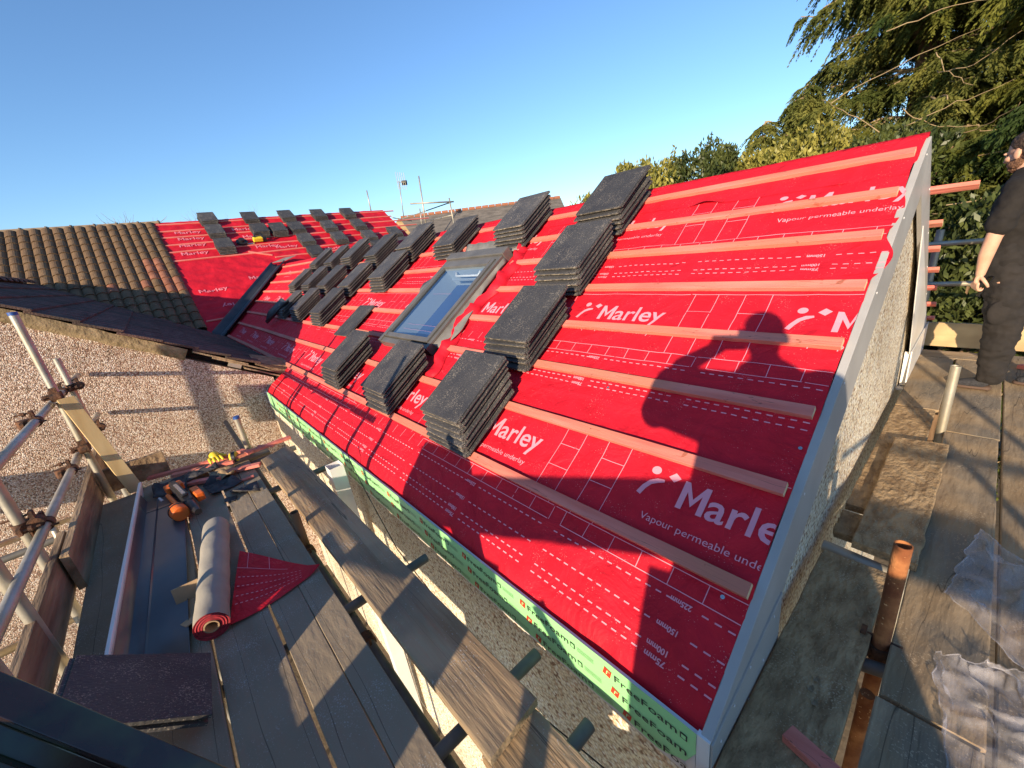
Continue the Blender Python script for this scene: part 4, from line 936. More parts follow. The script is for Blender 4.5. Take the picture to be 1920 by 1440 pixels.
# roll of underlay
ra, rb_ = Vector((-2.93, -0.115, DECK + 0.07)), Vector((-2.03, -0.235, DECK + 0.07)); rd = (rb_ - ra).normalized()
RK = 0.76
roll = thing('underlay_roll', 'roll of underlay with grey back, red spiral end and cardboard core', 'roll', ra - EZ * 0.07)
mb = MB(); n_ = 40; rows = []; pa = rd.orthogonal().normalized(); pb = rd.cross(pa)
def rr(t, u): return 0.090 * RK + 0.0012 * math.sin(t * 3 + u * 30) + 0.002 * fbm(Vector((t * 1.5, u * 9, 0)))
for k in range(33):
    u = k / 32; c0 = ra.lerp(rb_, u); rows.append([c0 + (pa * math.cos(2 * math.pi * i / n_) + pb * math.sin(2 * math.pi * i / n_)) * rr(2 * math.pi * i / n_, u) for i in range(n_ + 1)])
mb.grid(rows, flip=True); build('sheet_back', mb, m_rollm, roll, smooth=True)
mb = MB(); rings = [rows[-1]]
for q, (r_, off) in enumerate(((0.086, 0.0), (0.080, -0.003), (0.074, 0.001), (0.067, -0.003), (0.060, 0.0), (0.052, -0.002), (0.045, 0.0), (0.039, -0.002))):
    rings.append([rb_ + rd * off + (pa * math.cos(2 * math.pi * i / n_) + pb * math.sin(2 * math.pi * i / n_)) * r_ * RK for i in range(n_ + 1)])
mb.grid(rings, flip=True)
build('red_end', mb, mat('red_roll_end', (0.20, 0.012, 0.02), (0.36, 0.02, 0.035), rough=0.8, scale=70, stretch=(1, 1, 1)), roll)
build('cardboard_core', MB().tube(rb_ - rd * 0.25, rb_ + rd * 0.004, 0.039 * RK, hollow=0.005, n=24), m_card, roll, angle=40)
# scrap of red underlay pulled from the roll
mb = MB(); A_, B_, C_, D_ = Vector((-2.62, -0.05, 0)), Vector((-2.10, 0.245, 0)), Vector((-2.02, 0.09, 0)), Vector((-2.04, -0.18, 0))
def sc(u, v):
    top = A_.lerp(B_, u); bot = D_.lerp(B_, u) + (C_ - D_.lerp(B_, 0.6)) * 0.75 * (u * (1 - u) * 4) * 0.6
    p = top.lerp(bot, v); return Vector((p.x, p.y, DECK + 0.004 + 0.016 * (1 - u) ** 2 * 1 + 0.004 * math.sin(u * 7 + v * 3) + 0.02 * max(0, u - 0.85) / 0.15))
mb.grid([[sc(i / 20, j / 10) for i in range(21)] for j in range(11)])
for v in (0.42, 0.55, 0.68, 0.78):
    for i in range(16):
        u = 0.03 + i * 0.05; 
        if u > 0.75: break
        up = lambda a, b_: sc(a, b_) + EZ * 0.0025
        mb.add([up(u, v), up(u + 0.025, v), up(u + 0.025, v + 0.012), up(u, v + 0.012)], [(0, 1, 2, 3)], 1)
for u0, v0, u1, v1 in ((0.0, 0.28, 0.6, 0.28), (0.12, 0.0, 0.12, 0.28), (0.38, 0.0, 0.38, 0.28)):
    k_ = 12
    for i in range(k_):
        a = (u0 + (u1 - u0) * i / k_, v0 + (v1 - v0) * i / k_); c_ = (u0 + (u1 - u0) * (i + 1) / k_, v0 + (v1 - v0) * (i + 1) / k_); dx, dy = (0, 0.008) if v0 == v1 else (0.006, 0)
        mb.add([sc(*a) + EZ * .0025, sc(*c_) + EZ * .0025, sc(c_[0] + dx, c_[1] + dy) + EZ * .0025, sc(a[0] + dx, a[1] + dy) + EZ * .0025], [(0, 1, 2, 3)], 1)
tag(build('underlay_scrap', mb, [m_red, m_print], smooth=True), 'triangular red scrap of underlay lying beside the grey roll', 'underlay scrap')
# torn cardboard box
box = MB(); b0 = Vector((-2.42, -0.36, DECK + 0.006))
box.obox(b0, (0.16, -0.01, 0.0), (0.01, 0.11, 0), (0, 0, 0.004)); box.obox(b0 + Vector((0, 0.11, 0)), (0.16, -0.01, 0), (0, 0.004, 0), (0.0, 0.02, 0.07)); box.obox(b0, (0.004, 0, 0), (0.01, 0.11, 0), (-0.03, 0, 0.08))
box.obox(b0 + Vector((0.16, 0, 0.0)), (0.09, 0.03, 0.03), (0.0, 0.09, 0.01), (0, 0, 0.003)); box.obox(b0 + Vector((-0.06, 0.1, 0.05)), (0.07, 0.03, -0.03), (0.01, 0.05, 0.03), (0, 0, 0.003))
ob = thing('cardboard_box', 'torn small cardboard box squashed between the trough and the roll', 'box', b0); build('card', box, m_card, ob)
build('white_label', MB().obox(b0 + Vector((0.06, 0.116, 0.012)), (0.07, -0.004, 0), (0, 0.001, 0), (0, 0.012, 0.045)), m_white, ob)
# tools
def P3(x, y, z): return Vector((x, y, DECK + z))
g = thing('nail_gun', 'orange and black cordless nail gun lying at the head of the roll', 'nail gun', P3(-3.35, -0.2, 0))
g0 = P3(-3.86, -0.285, 0.05); gd = Vector((0.80, 0.14, 0.0)); ga = gd.normalized(); gs = Vector((-ga.y, ga.x, 0))
build('body', MB().obox(g0 - gs * 0.03, ga * 0.42, gs * 0.06, EZ * 0.06).obox(g0 - gs * 0.022 + EZ * .06, ga * 0.36, gs * 0.044, EZ * 0.02), m_blk, g, bevel=0.01)
build('orange_housing', MB().obox(g0 - gs * 0.055 - ga * 0.03, ga * 0.09, gs * 0.11, EZ * 0.055).obox(g0 - gs * 0.075 + ga * 0.10 , ga * 0.30, gs * 0.028, EZ * 0.035).obox(g0 + gs * 0.045 + ga * 0.25 , ga * 0.17, gs * 0.05, EZ * 0.065), m_orange, g, bevel=0.008)
build('magazine_rail', MB().obox(g0 - gs * 0.012 + ga * 0.12 + EZ * 0.081, ga * 0.24, gs * 0.020, EZ * 0.008), m_steel, g)
build('battery', MB().tube(g0 - gs * 0.075 + ga * 0.40 + EZ * 0.01, g0 - gs * 0.075 + ga * 0.52 + EZ * 0.02, 0.055, 0.05, n=18), m_orange, g, bevel=0.008, angle=40)
build('battery_band', MB().tube(g0 - gs * 0.075 + ga * 0.42 + EZ * 0.01, g0 - gs * 0.075 + ga * 0.445 + EZ * 0.013, 0.057, n=18), m_blk, g, angle=40)
build('nose', MB().tube(g0 + ga * 0.42 + EZ * 0.02, g0 + ga * 0.60 + EZ * 0.015, 0.035, 0.022, n=12), m_blk, g, angle=40)
tag(build('fuel_cell', MB().tube(P3(-3.88, -0.39, 0.02), P3(-3.80, -0.37, 0.02), 0.012, n=12), m_white, angle=40), 'small white gas cartridge left of the nail gun', 'gas cartridge')
g = thing('tape_measure', 'yellow tape measure with black grip on the pile of offcuts', 'tape measure', P3(-4.1, 0.12, 0.05))
build('case', MB().tube(P3(-4.08, 0.12, 0.06), P3(-4.06, 0.17, 0.065), 0.045, n=20), m_yel, g, bevel=0.006, angle=40)
build('black_grip', MB().tube(P3(-4.065, 0.135, 0.065), P3(-4.055, 0.16, 0.067), 0.048, n=20), m_blk, g, angle=40)
g = thing('work_glove', 'yellow glove lying beside the tape measure', 'glove', P3(-4.2, 0.03, 0.05))
mb = MB()
for i, (dx, dy, l) in enumerate(((0.0, 0.0, 0.10), (0.0, 0.025, 0.11), (0.0, 0.05, 0.105), (0.01, 0.075, 0.09))):
    mb.path([P3(-4.22 + dx, -0.02 + dy, 0.07), P3(-4.22 + dx + l * 0.6, -0.02 + dy * 1.1, 0.075), P3(-4.22 + dx + l, -0.02 + dy * 1.2, 0.06)], [0.014, 0.012, 0.008], 8)
mb.path([P3(-4.30, 0.02, 0.06), P3(-4.25, 0.02, 0.075), P3(-4.20, 0.02, 0.07)], [0.03, 0.04, 0.03], 10); mb.path([P3(-4.25, 0.06, 0.07), P3(-4.20, 0.10, 0.06)], [0.014, 0.01], 8)
build('fingers', mb, m_yel, g, smooth=True)
GO = 'red batten offcuts piled at the end of the deck'
def offcut(lab, a, b_, w=0.05, h=0.025, m=m_bat, grp=GO):
    a, b_ = Vector(a), Vector(b_); d = (b_ - a).normalized(); sd = Vector((-d.y, d.x, 0)).normalized(); up = d.cross(sd) * -1
    if up.z < 0: up = -up
    mb = MB(); mb.obox(a, b_ - a, sd * w, up * h); o = build('batten_offcut', mb, m, bevel=0.0015); return tag(o, lab, 'batten offcut', grp)
offcut('long red batten offcut along the far edge of the deck, dark in shade', P3(-4.40, -0.46, 0.01), P3(-4.12, 0.30, 0.02))
offcut('red batten offcut crossing the plank end beside the blue-capped tube', P3(-4.02, 0.12, 0.05), P3(-4.03, 0.60, 0.05))
offcut('sunlit red batten offcut, half under the tape measure', P3(-3.88, 0.02, 0.012), P3(-3.74, 0.27, 0.02))
offcut('small bright red splinter of batten nearest the grey deck gap', P3(-3.62, 0.10, 0.006), P3(-3.60, 0.20, 0.01), 0.03, 0.012)
offcut('red batten offcut under the yellow glove', P3(-4.20, -0.30, 0.03), P3(-3.99, 0.12, 0.035))
offcut('broken red batten piece leaning on the blue-capped tube', P3(-4.22, 0.18, 0.03), P3(-4.00, 0.24, 0.06))
offcut('thin red sliver on the plank end', P3(-4.12, 0.33, 0.06), P3(-3.98, 0.43, 0.055), 0.025, 0.01)
offcut('muddy red batten offcut beneath the felt scraps', P3(-4.02, -0.34, 0.01), P3(-3.78, 0.0, 0.02))
def scrap(lab, pts, z, seed, m=m_felt, amp=0.02, grp='dark scraps around the nail gun'):
    c0 = sum((Vector((a, b_, 0)) for a, b_ in pts), Vector()) / len(pts); mb = MB(); rings = []
    for k in range(5):
        ring = []
        for i in range(len(pts) * 3):
            a = Vector((*pts[i // 3], 0)); b_ = Vector((*pts[(i // 3 + 1) % len(pts)], 0)); p = a.lerp(b_, (i % 3) / 3); p = c0.lerp(p, k / 4 + 0.02)
            ring.append(Vector((p.x, p.y, DECK + z + amp * abs(fbm(Vector((p.x * 9, p.y * 9, seed)))) + 0.003)))
        rings.append(ring + [ring[0]])
    mb.grid(rings); return tag(build('felt_scrap', mb, m, smooth=True, solid=0.004), lab, 'felt scrap', grp)
scrap('dark felt scrap folded at the head of the grey trough', [(-4.18, -0.42), (-4.1, -0.2), (-3.85, -0.22), (-3.9, -0.42)], 0.01, 1, amp=0.10)
scrap('black slab of broken tile leaning behind the nail gun', [(-4.1, -0.22), (-4.16, -0.02), (-4.0, 0.02), (-3.95, -0.2)], 0.045, 2, amp=0.05)
scrap('crumpled dark scrap right of the nail gun', [(-3.8, -0.12), (-3.82, 0.08), (-3.6, 0.12), (-3.55, -0.08)], 0.005, 3, amp=0.07)
scrap('brown torn felt in front of the tape measure', [(-3.98, -0.06), (-3.95, 0.12), (-3.75, 0.1), (-3.8, -0.05)], 0.02, 4, m_boardx, amp=0.08)
scrap('dark buckled metal offcut lying beside the gap in the deck', [(-3.52, 0.02), (-3.5, 0.2), (-3.32, 0.19), (-3.40, 0.04)], 0.004, 5, amp=0.05)
scrap('small black scrap at the tip of the metal offcut', [(-3.44, -0.02), (-3.40, 0.05), (-3.33, 0.03), (-3.36, -0.03)], 0.003, 6, amp=0.02)
# downpipe
mb = MB(); pt = Vector((-3.02, 0.66, -1.40)); pb_ = Vector((-3.02, 0.70, -4.25))
a_ = 0.052
for s0, s1 in ((pt, pb_),):
    mb.add([s0 + Vector((sx_ * a_, sy_ * a_, 0)) for sx_, sy_ in ((-1, -1), (1, -1), (1, 1), (-1, 1))] + [s1 + Vector((sx_ * a_, sy_ * a_, 0)) for sx_, sy_ in ((-1, -1), (1, -1), (1, 1), (-1, 1))],
           [(1, 0, 4, 5), (2, 1, 5, 6), (3, 2, 6, 7), (0, 3, 7, 4)])
tag(build('downpipe', mb, m_white, solid=0.004, bevel=0.002), 'square white downpipe standing open-topped between plank and wall', 'downpipe')
mb = MB(); pts = [ony(650, 842, 0.775), ony(655, 862, 0.74), ony(690, 930, 0.74), ony(745, 1030, 0.76), ony(800, 1100, 0.76), ony(870, 1190, 0.78), ony(1000, 1330, 0.78), ony(1180, 1480, 0.79)]
tag(build('hanging_cable', MB().path(pts, 0.0035, 6), m_cable, smooth=True), 'thin black cable hanging down in front of the green fascia', 'cable')

# ------------------------------------------------------------------ things on the right-hand deck
offcut('red batten offcut lying on the dark board at the bottom right', (-0.172, 0.985, DECK + 0.004), (0.10, 0.905, DECK + 0.03), 0.05, 0.03, grp='x')
o = [o for o in C.objects if o.get('group') == 'x'][0]; del o['group']
offcut('tiny red batten offcut on the deck beyond the man\'s shoe', (0.30, 5.05, DECK + 0.004), (0.42, 5.0, DECK + 0.004), 0.05, 0.03, grp='y')
o = [o for o in C.objects if o.get('group') == 'y'][0]; del o['group']
# crumpled clear plastic
def film_sheet(lab, quad, seed, z0, amp):
    a, b_, c_, d_ = [Vector((*q, 0)) for q in quad]; mb = MB(); N_ = 60; rows = []
    for i in range(N_ + 1):
        row = []
        for j in range(N_ + 1):
            u, v = i / N_, j / N_; p = a.lerp(b_, u).lerp(d_.lerp(c_, u), v)
            e_ = 0.02 * fbm(Vector((u * 4, v * 4, seed))); p = p + Vector((e_ * 1.2, e_ * 1.5, 0))
            rid = (1 - abs(fbm(Vector((u * 0.8 + v * 1.2 + seed, v * 3.6 - u * 2.2, 1.0)), 2))) ** 4
            row.append(Vector((p.x, p.y, z0 + amp * rid * (0.3 + u * 0.8) + 0.004)))
        rows.append(row)
    mb.grid(rows); edge = [r_[0] for r_ in rows] + rows[-1][1:] + [r_[-1] for r_ in rows[::-1]][1:] + rows[0][::-1][1:-1]
    mb.path(edge[::2], 0.0022, 4)
    return tag(build('plastic_sheet', mb, m_film, smooth=True), lab, 'plastic sheet', 'clear plastic wrapping at the right edge')
film_sheet('crumpled clear plastic sheet with a pointed corner, upper of the two', [(0.10, 1.93), (0.17, 2.42), (0.62, 2.05), (0.50, 1.45)], 3, DECK, 0.055)
film_sheet('crumpled clear plastic sheet in the bottom right corner', [(0.10, 1.60), (0.28, 1.66), (0.55, 1.30), (0.18, 1.00)], 8, DECK, 0.05)
for i, (x, y, lab) in enumerate(((-0.155, 1.205, 'pale dry leaf by the broken edge of the dark board'), (-0.135, 1.165, 'second dry leaf on the dark board, nearer the bottom'), (-0.15, 1.25, 'curled sliver of leaf above the two dry leaves'))):
    mb = MB(); n_ = 10; mb.add([Vector((x + 0.008 * math.cos(t * 0.628) * (1 + 0.3 * (t % 2)), y + 0.013 * math.sin(t * 0.628), DECK + 0.004 + 0.006 * (t % 3))) for t in range(10)], [tuple(range(10))])
    tag(build('dry_leaf', mb, m_leafd), lab, 'leaf', 'dry leaves on the board')

# dark glossy trim close to the camera
mb = MB()
A0, A1 = ray(-60, 1232).normalized() * 1.48, ray(470, 1458).normalized() * 1.48
dd = (A1 - A0).normalized(); A0 = A0 - dd * 0.15; A1 = A1 + dd * 0.02
view = ((A0 + A1) / 2).normalized(); side = dd.cross(view).normalized()
if side.z > 0: side = -side
upn = -view
prof = [(0.0, 0.0), (0.035, 0.008), (0.040, -0.012), (0.062, -0.014), (0.066, 0.004), (0.105, 0.008), (0.112, -0.006), (0.30, -0.012), (0.30, -0.03), (0.0, -0.03)]
mb.prism([A0 + side * a + upn * b_ for a, b_ in [(p * 1.6, q * 1.6) for p, q in prof]], A1 - A0)
tag(build('glossy_fascia_board', mb, m_gloss, bevel=0.002), 'dark glossy ribbed trim board out of focus in the bottom left corner', 'fascia board')

# ================================================================== ROOF TILES
def tile_mesh():
    mb = MB(); W, L_, t = 0.415, 0.515, 0.0165
    # top plate with softly chipped front edge, under ribs set back
    n_ = 14; top = []
    for i in range(n_ + 1):
        u = i / n_; e_ = 0.003 * fbm(Vector((u * 7, 3.1, 0)))
        top.append((W * u, e_))
    vs_ = []; z0, z1 = 0.0125, 0.0278
    for x_, e_ in top: vs_ += [(x_, e_ + 0.006, z0), (x_, e_, z0 + 0.005), (x_, e_ + 0.002, z1 - 0.004), (x_, e_ + 0.007, z1), (x_, L_, z1 - 0.002), (x_, L_, z0)]
    fs_ = []; ms = []
    for i in range(n_):
        for k in range(6):
            a, b_ = i * 6 + k, i * 6 + (k + 1) % 6; fs_.append((a, a + 6, b_ + 6, b_)); ms.append(1 if k < 2 else 0)
    fs_ += [tuple(range(5, -1, -1)), tuple(n_ * 6 + k for k in range(6))]; ms += [0, 0]
    o = len(mb.v); mb.v += [Vector(p) for p in vs_]; mb.f += fs_; mb.m += ms
    mb.box((0.022, 0.018, 0.0), (W - 0.030, 0.07, z0), 1)
    mb.box((0.022, 0.0701, 0.001), (0.06, L_ - 0.03, z0), 0); mb.box((W - 0.075, 0.0701, 0.001), (W - 0.030, L_ - 0.03, z0), 0); mb.box((0.06, L_ - 0.075, 0.002), (W - 0.076, L_ - 0.04, z0), 0)
    mb.box((W, 0.012, z0 + 0.001), (W + 0.014, L_ - 0.01, z0 + 0.0075), 0)
    for v in mb.v: v.x -= W / 2
    me = bpy.data.meshes.new('roof_tile'); me.from_pydata([tuple(v) for v in mb.v], [], mb.f); me.materials.append(m_tile); me.materials.append(m_tileedge)
    me.polygons.foreach_set('material_index', mb.m); me.update(); return me
TM = tile_mesh(); ORD = ['topmost', 'second from top', 'third from top', 'fourth from top', 'fifth from top', 'sixth from top', 'seventh from top', 'eighth from top']
basis_M = Matrix((EX, sM, nM)).transposed(); basis_W = Matrix((EY, sW, nW)).transposed()
PITCH = 0.0285
def stack(P_, bas, x, s, n_, desc, group, seed, o0=0.027, jit=1.0, sc_=1.0):
    s = s - 0.0285 * TN * 1.12 * (n_ - 1)
    r0 = random.Random(seed); drift = r0.uniform(-0.5, 0.5)
    for k in range(n_):
        me = TM; o = bpy.data.objects.new('roof_tile', me); C.objects.link(o)
        dx = (r0.uniform(-0.011, 0.011) + drift * 0.006 * k) * jit; ds = r0.uniform(-0.009, 0.009) * jit
        M3 = bas @ Matrix.Rotation(r0.uniform(-0.024, 0.024) * jit, 3, 'Z') @ Matrix.Scale(sc_, 3)
        o.matrix_world = Matrix.Translation(P_(x + 0.2 + dx, s + ds + PITCH * TN * 1.12 * k, o0 + PITCH * k * sc_)) @ M3.to_4x4()
        tag(o, 'grey tile, %s, %s' % (ORD[n_ - 1 - k], desc), 'roof tile', group)
G1 = 'roof tiles stacked on the near red roof'; G2 = 'roof tiles stacked on the far red roof'
cols = [(-2.255, 'first column from right', [(0.40, 7), (1.05, 6), (1.73, 6), (2.375, 6)]),
        (-3.31, 'second column from right', [(0.395, 6), (2.37, 6)]),
        (-4.41, 'third column from right', [(0.41, 6), (2.30, 5)]),
        (-5.39, 'fourth column from right', [(1.77, 6), (2.335, 6)]),
        (-6.39, 'fifth column from right', [(1.08, 6), (1.66, 5), (2.28, 6)]),
        (-7.48, 'sixth column from right', [(1.09, 6), (1.69, 5), (2.32, 6)]),
        (-8.44, 'seventh column from right', [(1.07, 5), (1.71, 5), (2.32, 5)]),
        (-9.40, 'eighth column from right', [(1.71, 5), (2.33, 5)])]
RW = {2: ('lower', 'upper'), 3: ('lowest', 'middle', 'upper'), 4: ('lowest', 'second lowest', 'third lowest', 'highest')}
sd = 1
for ci, (x, nm, rows_) in enumerate(cols):
    for ri, (s, n_) in enumerate(rows_):
        stack(MP, basis_M, x, s, n_, '%s stack, %s, near roof' % (RW[len(rows_)][ri], nm), G1, sd, o0=0.03); sd += 1
wcols = [(1.93, 'leftmost column', [(13.92, 5), (13.16, 5), (12.32, 6)]), (3.05, 'second column', [(13.88, 4), (13.02, 6)]), (3.56, 'lone stack', [(12.98, 6)]),
         (4.13, 'third column', [(13.82, 5), (13.02, 5), (12.26, 5), (11.50, 5)]), (5.14, 'fourth column', [(13.76, 5), (12.94, 5), (12.18, 5)]),
         (6.15, 'fifth column', [(13.74, 5), (12.90, 5), (12.12, 5), (11.42, 5)]), (7.16, 'sixth column', [(12.2, 5), (11.45, 5)])]
RW2 = {1: ('only',), 2: ('top', 'bottom'), 3: ('top', 'middle', 'bottom'), 4: ('top', 'second', 'third', 'bottom')}
for y, nm, rows_ in wcols:
    for ri, (t, n_) in enumerate(rows_):
        stack(WP, basis_W, y, t, n_, '%s stack, %s, far roof' % (RW2[len(rows_)][ri], nm), G2, sd, o0=0.04); sd += 1
def lone(P_, lab, rot=0.0, mats=None):
    o = bpy.data.objects.new('roof_tile', TM); C.objects.link(o); o.matrix_world = P_; return tag(o, lab, 'roof tile')
lone(Matrix.Translation(MP(-5.10, 0.905, 0.03)) @ (basis_M @ Matrix.Rotation(0.03, 3, 'Z')).to_4x4(), 'single dark grey tile lying flat on two battens left of the roof window')
ux = Vector((-0.03, -0.303, 0.26)).normalized(); uy = Vector((0.99, -0.06, 0.0)); uy = (uy - ux * uy.dot(ux)).normalized(); uz = ux.cross(uy)
if uz.z < 0: ux = -ux; uz = ux.cross(uy)
lb_ = Matrix((ux, uy, uz)).transposed() @ Matrix.Diagonal((1, 0.62, 1))
for k, lab in ((0, 'lower of two cut dark tiles leaning on the toe board at the lower left'), (1, 'upper of two cut dark tiles leaning on the toe board at the lower left')):
    c_ = (Vector((-1.92, -0.583, -1.20)) + Vector((-1.89, -0.28, -1.455))) / 2 + uz * (-0.028 + 0.0285 * k)
    lone(Matrix.Translation(c_) @ lb_.to_4x4(), lab)
# offcut of valley trough leaning on the tiles
mb = MB(); rows = []
for i in range(14):
    u = i / 13; c0 = MP(-8.75, 0.83, 0.05).lerp(MP(-8.1, 1.28, 0.17), u); w = 0.16 * min(1, 0.25 + u * 2.2)
    rows.append([c0 + EX * (-w) + nM * 0.11 * min(1, .3 + u * 2), c0 + EX * (-w * 0.5) + nM * 0.03, c0, c0 + EX * w * 0.6 + nM * 0.02, c0 + EX * w + nM * 0.07])
mb.grid(rows, flip=True)
tag(build('trough_offcut', mb, m_trough, solid=0.004, smooth=True), 'short pointed offcut of dark valley trough leaning against a tile stack', 'valley offcut')
# mitre saw / drill on the far roof
g = thing('cordless_saw', 'yellow and black cordless saw resting on battens of the far roof', 'cordless saw', WP(2.85, 12.72, 0.04))
c0 = WP(2.62, 12.75, 0.05)
build('blade_guard', MB().tube(c0 + nW * 0.0, c0 + nW * 0.05, 0.15, n=20).tube(c0 + nW * 0.05, c0 + nW * 0.12, 0.08, n=16), m_blk, g, angle=40)
build('yellow_body', MB().obox(c0 + EY * 0.30 - sW * 0.05, EY * 0.26, sW * 0.11, nW * 0.13), m_yel, g, bevel=0.02)
build('handle', MB().path([c0 + EY * 0.34 + sW * 0.02 + nW * .13, c0 + EY * 0.38 + sW * 0.08 + nW * 0.2, c0 + EY * 0.52 + sW * 0.07 + nW * .2, c0 + EY * 0.56 + nW * .12], 0.03, 8).obox(c0 + EY * 0.52 - sW * 0.04, EY * 0.14, sW * 0.08, nW * 0.09), m_blk, g, smooth=False)
build('base_plate', MB().obox(c0 - EY * 0.12 - sW * 0.10 - nW * 0.01, EY * 0.42, sW * 0.05, nW * 0.01), m_steel, g)
# ================================================================== PEOPLE
def skin_obj(chains, sub=2, remesh=0.0, extra=None, smooth_it=4):
    """chains: list of lists of (point, radius or (rx, ry)); points shared by equal coordinates; first point is the root"""
    bm = bmesh.new(); vd = {}; rad = {}
    for ch in chains:
        prev = None
        for p, r_ in ch:
            key = tuple(round(c_, 4) for c_ in p)
            if key not in vd: vd[key] = bm.verts.new(p); rad[vd[key]] = r_
            if prev is not None and prev is not vd[key]:
                try: bm.edges.new((prev, vd[key]))
                except ValueError: pass
            prev = vd[key]
    bm.verts.index_update(); rr_ = [rad[v] for v in bm.verts]
    me = bpy.data.meshes.new('k'); bm.to_mesh(me); bm.free()
    o = bpy.data.objects.new('k', me); C.objects.link(o)
    o.modifiers.new('s', 'SKIN')
    sl = me.skin_vertices[0].data if me.skin_vertices else None
    if sl is None:
        bpy.context.view_layer.objects.active = o; bpy.ops.object.select_all(action='DESELECT'); o.select_set(True)
        bpy.ops.mesh.customdata_skin_add(); sl = me.skin_vertices[0].data
    for i, r_ in enumerate(rr_):
        sl[i].radius = r_ if isinstance(r_, tuple) else (r_, r_); sl[i].use_root = (i == 0); sl[i].use_loose = False
    md = o.modifiers.new('u', 'SUBSURF'); md.levels = sub; md.render_levels = sub
    dg = bpy.context.evaluated_depsgraph_get(); res = bpy.data.meshes.new_from_object(o.evaluated_get(dg))
    bpy.data.objects.remove(o)
    return res
def caps(chains, side=(1, 0, 0)):
    """tapered elliptical limbs between joints, to be fused by join_remesh; radii r or (along side, across)"""
    sv = Vector(side).normalized(); mb = MB()
    for ch in chains:
        prev = None
        for p, r_ in ch:
            p = Vector(p); ra, rb = r_ if isinstance(r_, tuple) else (r_, r_)
            if prev is not None:
                p0, a0, b0 = prev; d = (p - p0).normalized(); a = (sv - d * sv.dot(d)).normalized() if abs(sv.dot(d)) < 0.95 else d.orthogonal().normalized(); b_ = d.cross(a); n_ = 16; vs_ = []
                L_ = (p - p0).length
                for t in (0, 0.33, 0.67, 1):
                    c_ = p0.lerp(p, t); x_ = a0 + (ra - a0) * t; y_ = b0 + (rb - b0) * t
                    vs_ += [c_ + a * math.cos(2 * math.pi * i / n_) * x_ + b_ * math.sin(2 * math.pi * i / n_) * y_ for i in range(n_)]
                fs_ = [(k * n_ + i, k * n_ + (i + 1) % n_, (k + 1) * n_ + (i + 1) % n_, (k + 1) * n_ + i) for k in range(3) for i in range(n_)] + [tuple(reversed(range(n_))), tuple(range(3 * n_, 4 * n_))]
                mb.add(vs_, fs_)
            prev = (p, ra, rb)
            # rounded joint
            f_ = sv.cross(EZ).normalized() if abs(sv.z) < 0.9 else EY; B = Matrix((sv, f_, sv.cross(f_))).transposed()
            e = ellipsoid(p, (ra, rb, min(ra, rb)), B, (16, 10)); mb.add([v.co.copy() for v in e.vertices], [tuple(q.vertices) for q in e.polygons]); bpy.data.meshes.remove(e)
    me = bpy.data.meshes.new('c'); me.from_pydata([tuple(v) for v in mb.v], [], mb.f); me.update(); return me
def join_remesh(meshes, voxel, smooth=3):
    bm = bmesh.new()
    for m_ in meshes: bm.from_mesh(m_)
    me = bpy.data.meshes.new('j'); bm.to_mesh(me); bm.free()
    o = bpy.data.objects.new('j', me); C.objects.link(o)
    md = o.modifiers.new('r', 'REMESH'); md.mode = 'VOXEL'; md.voxel_size = voxel
    if smooth: s_ = o.modifiers.new('s', 'SMOOTH'); s_.factor = 0.5; s_.iterations = smooth
    dg = bpy.context.evaluated_depsgraph_get(); res = bpy.data.meshes.new_from_object(o.evaluated_get(dg)); bpy.data.objects.remove(o); return res
def wrinkle(me, amp, fr, seed):
    me.update(); ns = [Vector(v.normal) for v in me.vertices]
    for v, n_ in zip(me.vertices, ns):
        p = v.co; v.co = p + n_ * amp * (fbm(Vector((p.x * fr, p.y * fr, p.z * fr * 1.6 + seed)), 3))
def finish(name, me, m, parent, smooth=True):
    me.materials.clear(); me.materials.append(m)
    base = wpos(parent); me.transform(Matrix.Translation(-base))
    me.polygons.foreach_set('use_smooth', [smooth] * len(me.polygons)); me.update(); me.name = name
    return link(name, me, parent, (0, 0, 0))
def ellipsoid(c_, r_, rot=None, n=(24, 16)):
    bm = bmesh.new(); bmesh.ops.create_uvsphere(bm, u_segments=n[0], v_segments=n[1], radius=1)
    M4 = Matrix.Translation(c_) @ ((rot or Matrix.Identity(3)).to_4x4()) @ Matrix.Diagonal((*r_, 1))
    bm.transform(M4); me = bpy.data.meshes.new('e'); bm.to_mesh(me); bm.free(); return me
def head_parts(c_, face, up=EZ, k=1.0):
    """meshes making a head: face direction = local +y"""
    f = Vector(face).normalized(); x_ = f.cross(up).normalized(); z_ = x_.cross(f).normalized(); B = Matrix((x_, f, z_)).transposed()
    q = lambda a, b_, d: c_ + x_ * a * k + f * b_ * k + z_ * d * k
    e = lambda a, b_, d, r0, r1, r2: ellipsoid(q(a, b_, d), (r0 * k, r1 * k, r2 * k), B, (20, 14))
    parts = [e(0, -0.012, 0.03, 0.074, 0.094, 0.088), e(0, 0.022, -0.035, 0.058, 0.066, 0.078), e(0, 0.040, -0.082, 0.036, 0.040, 0.030),
             e(0, 0.082, 0.012, 0.052, 0.016, 0.013), e(0, 0.094, -0.020, 0.012, 0.017, 0.022), e(0, 0.104, -0.034, 0.015, 0.013, 0.010), e(0, 0.080, -0.064, 0.024, 0.013, 0.007), e(0, 0.078, -0.074, 0.021, 0.012, 0.007),
             e(0.052, 0.052, -0.025, 0.018, 0.022, 0.018), e(-0.052, 0.052, -0.025, 0.018, 0.022, 0.018),
             e(0.077, -0.008, -0.012, 0.009, 0.020, 0.031), e(-0.077, -0.008, -0.012, 0.009, 0.020, 0.031)]
    return parts, q, B
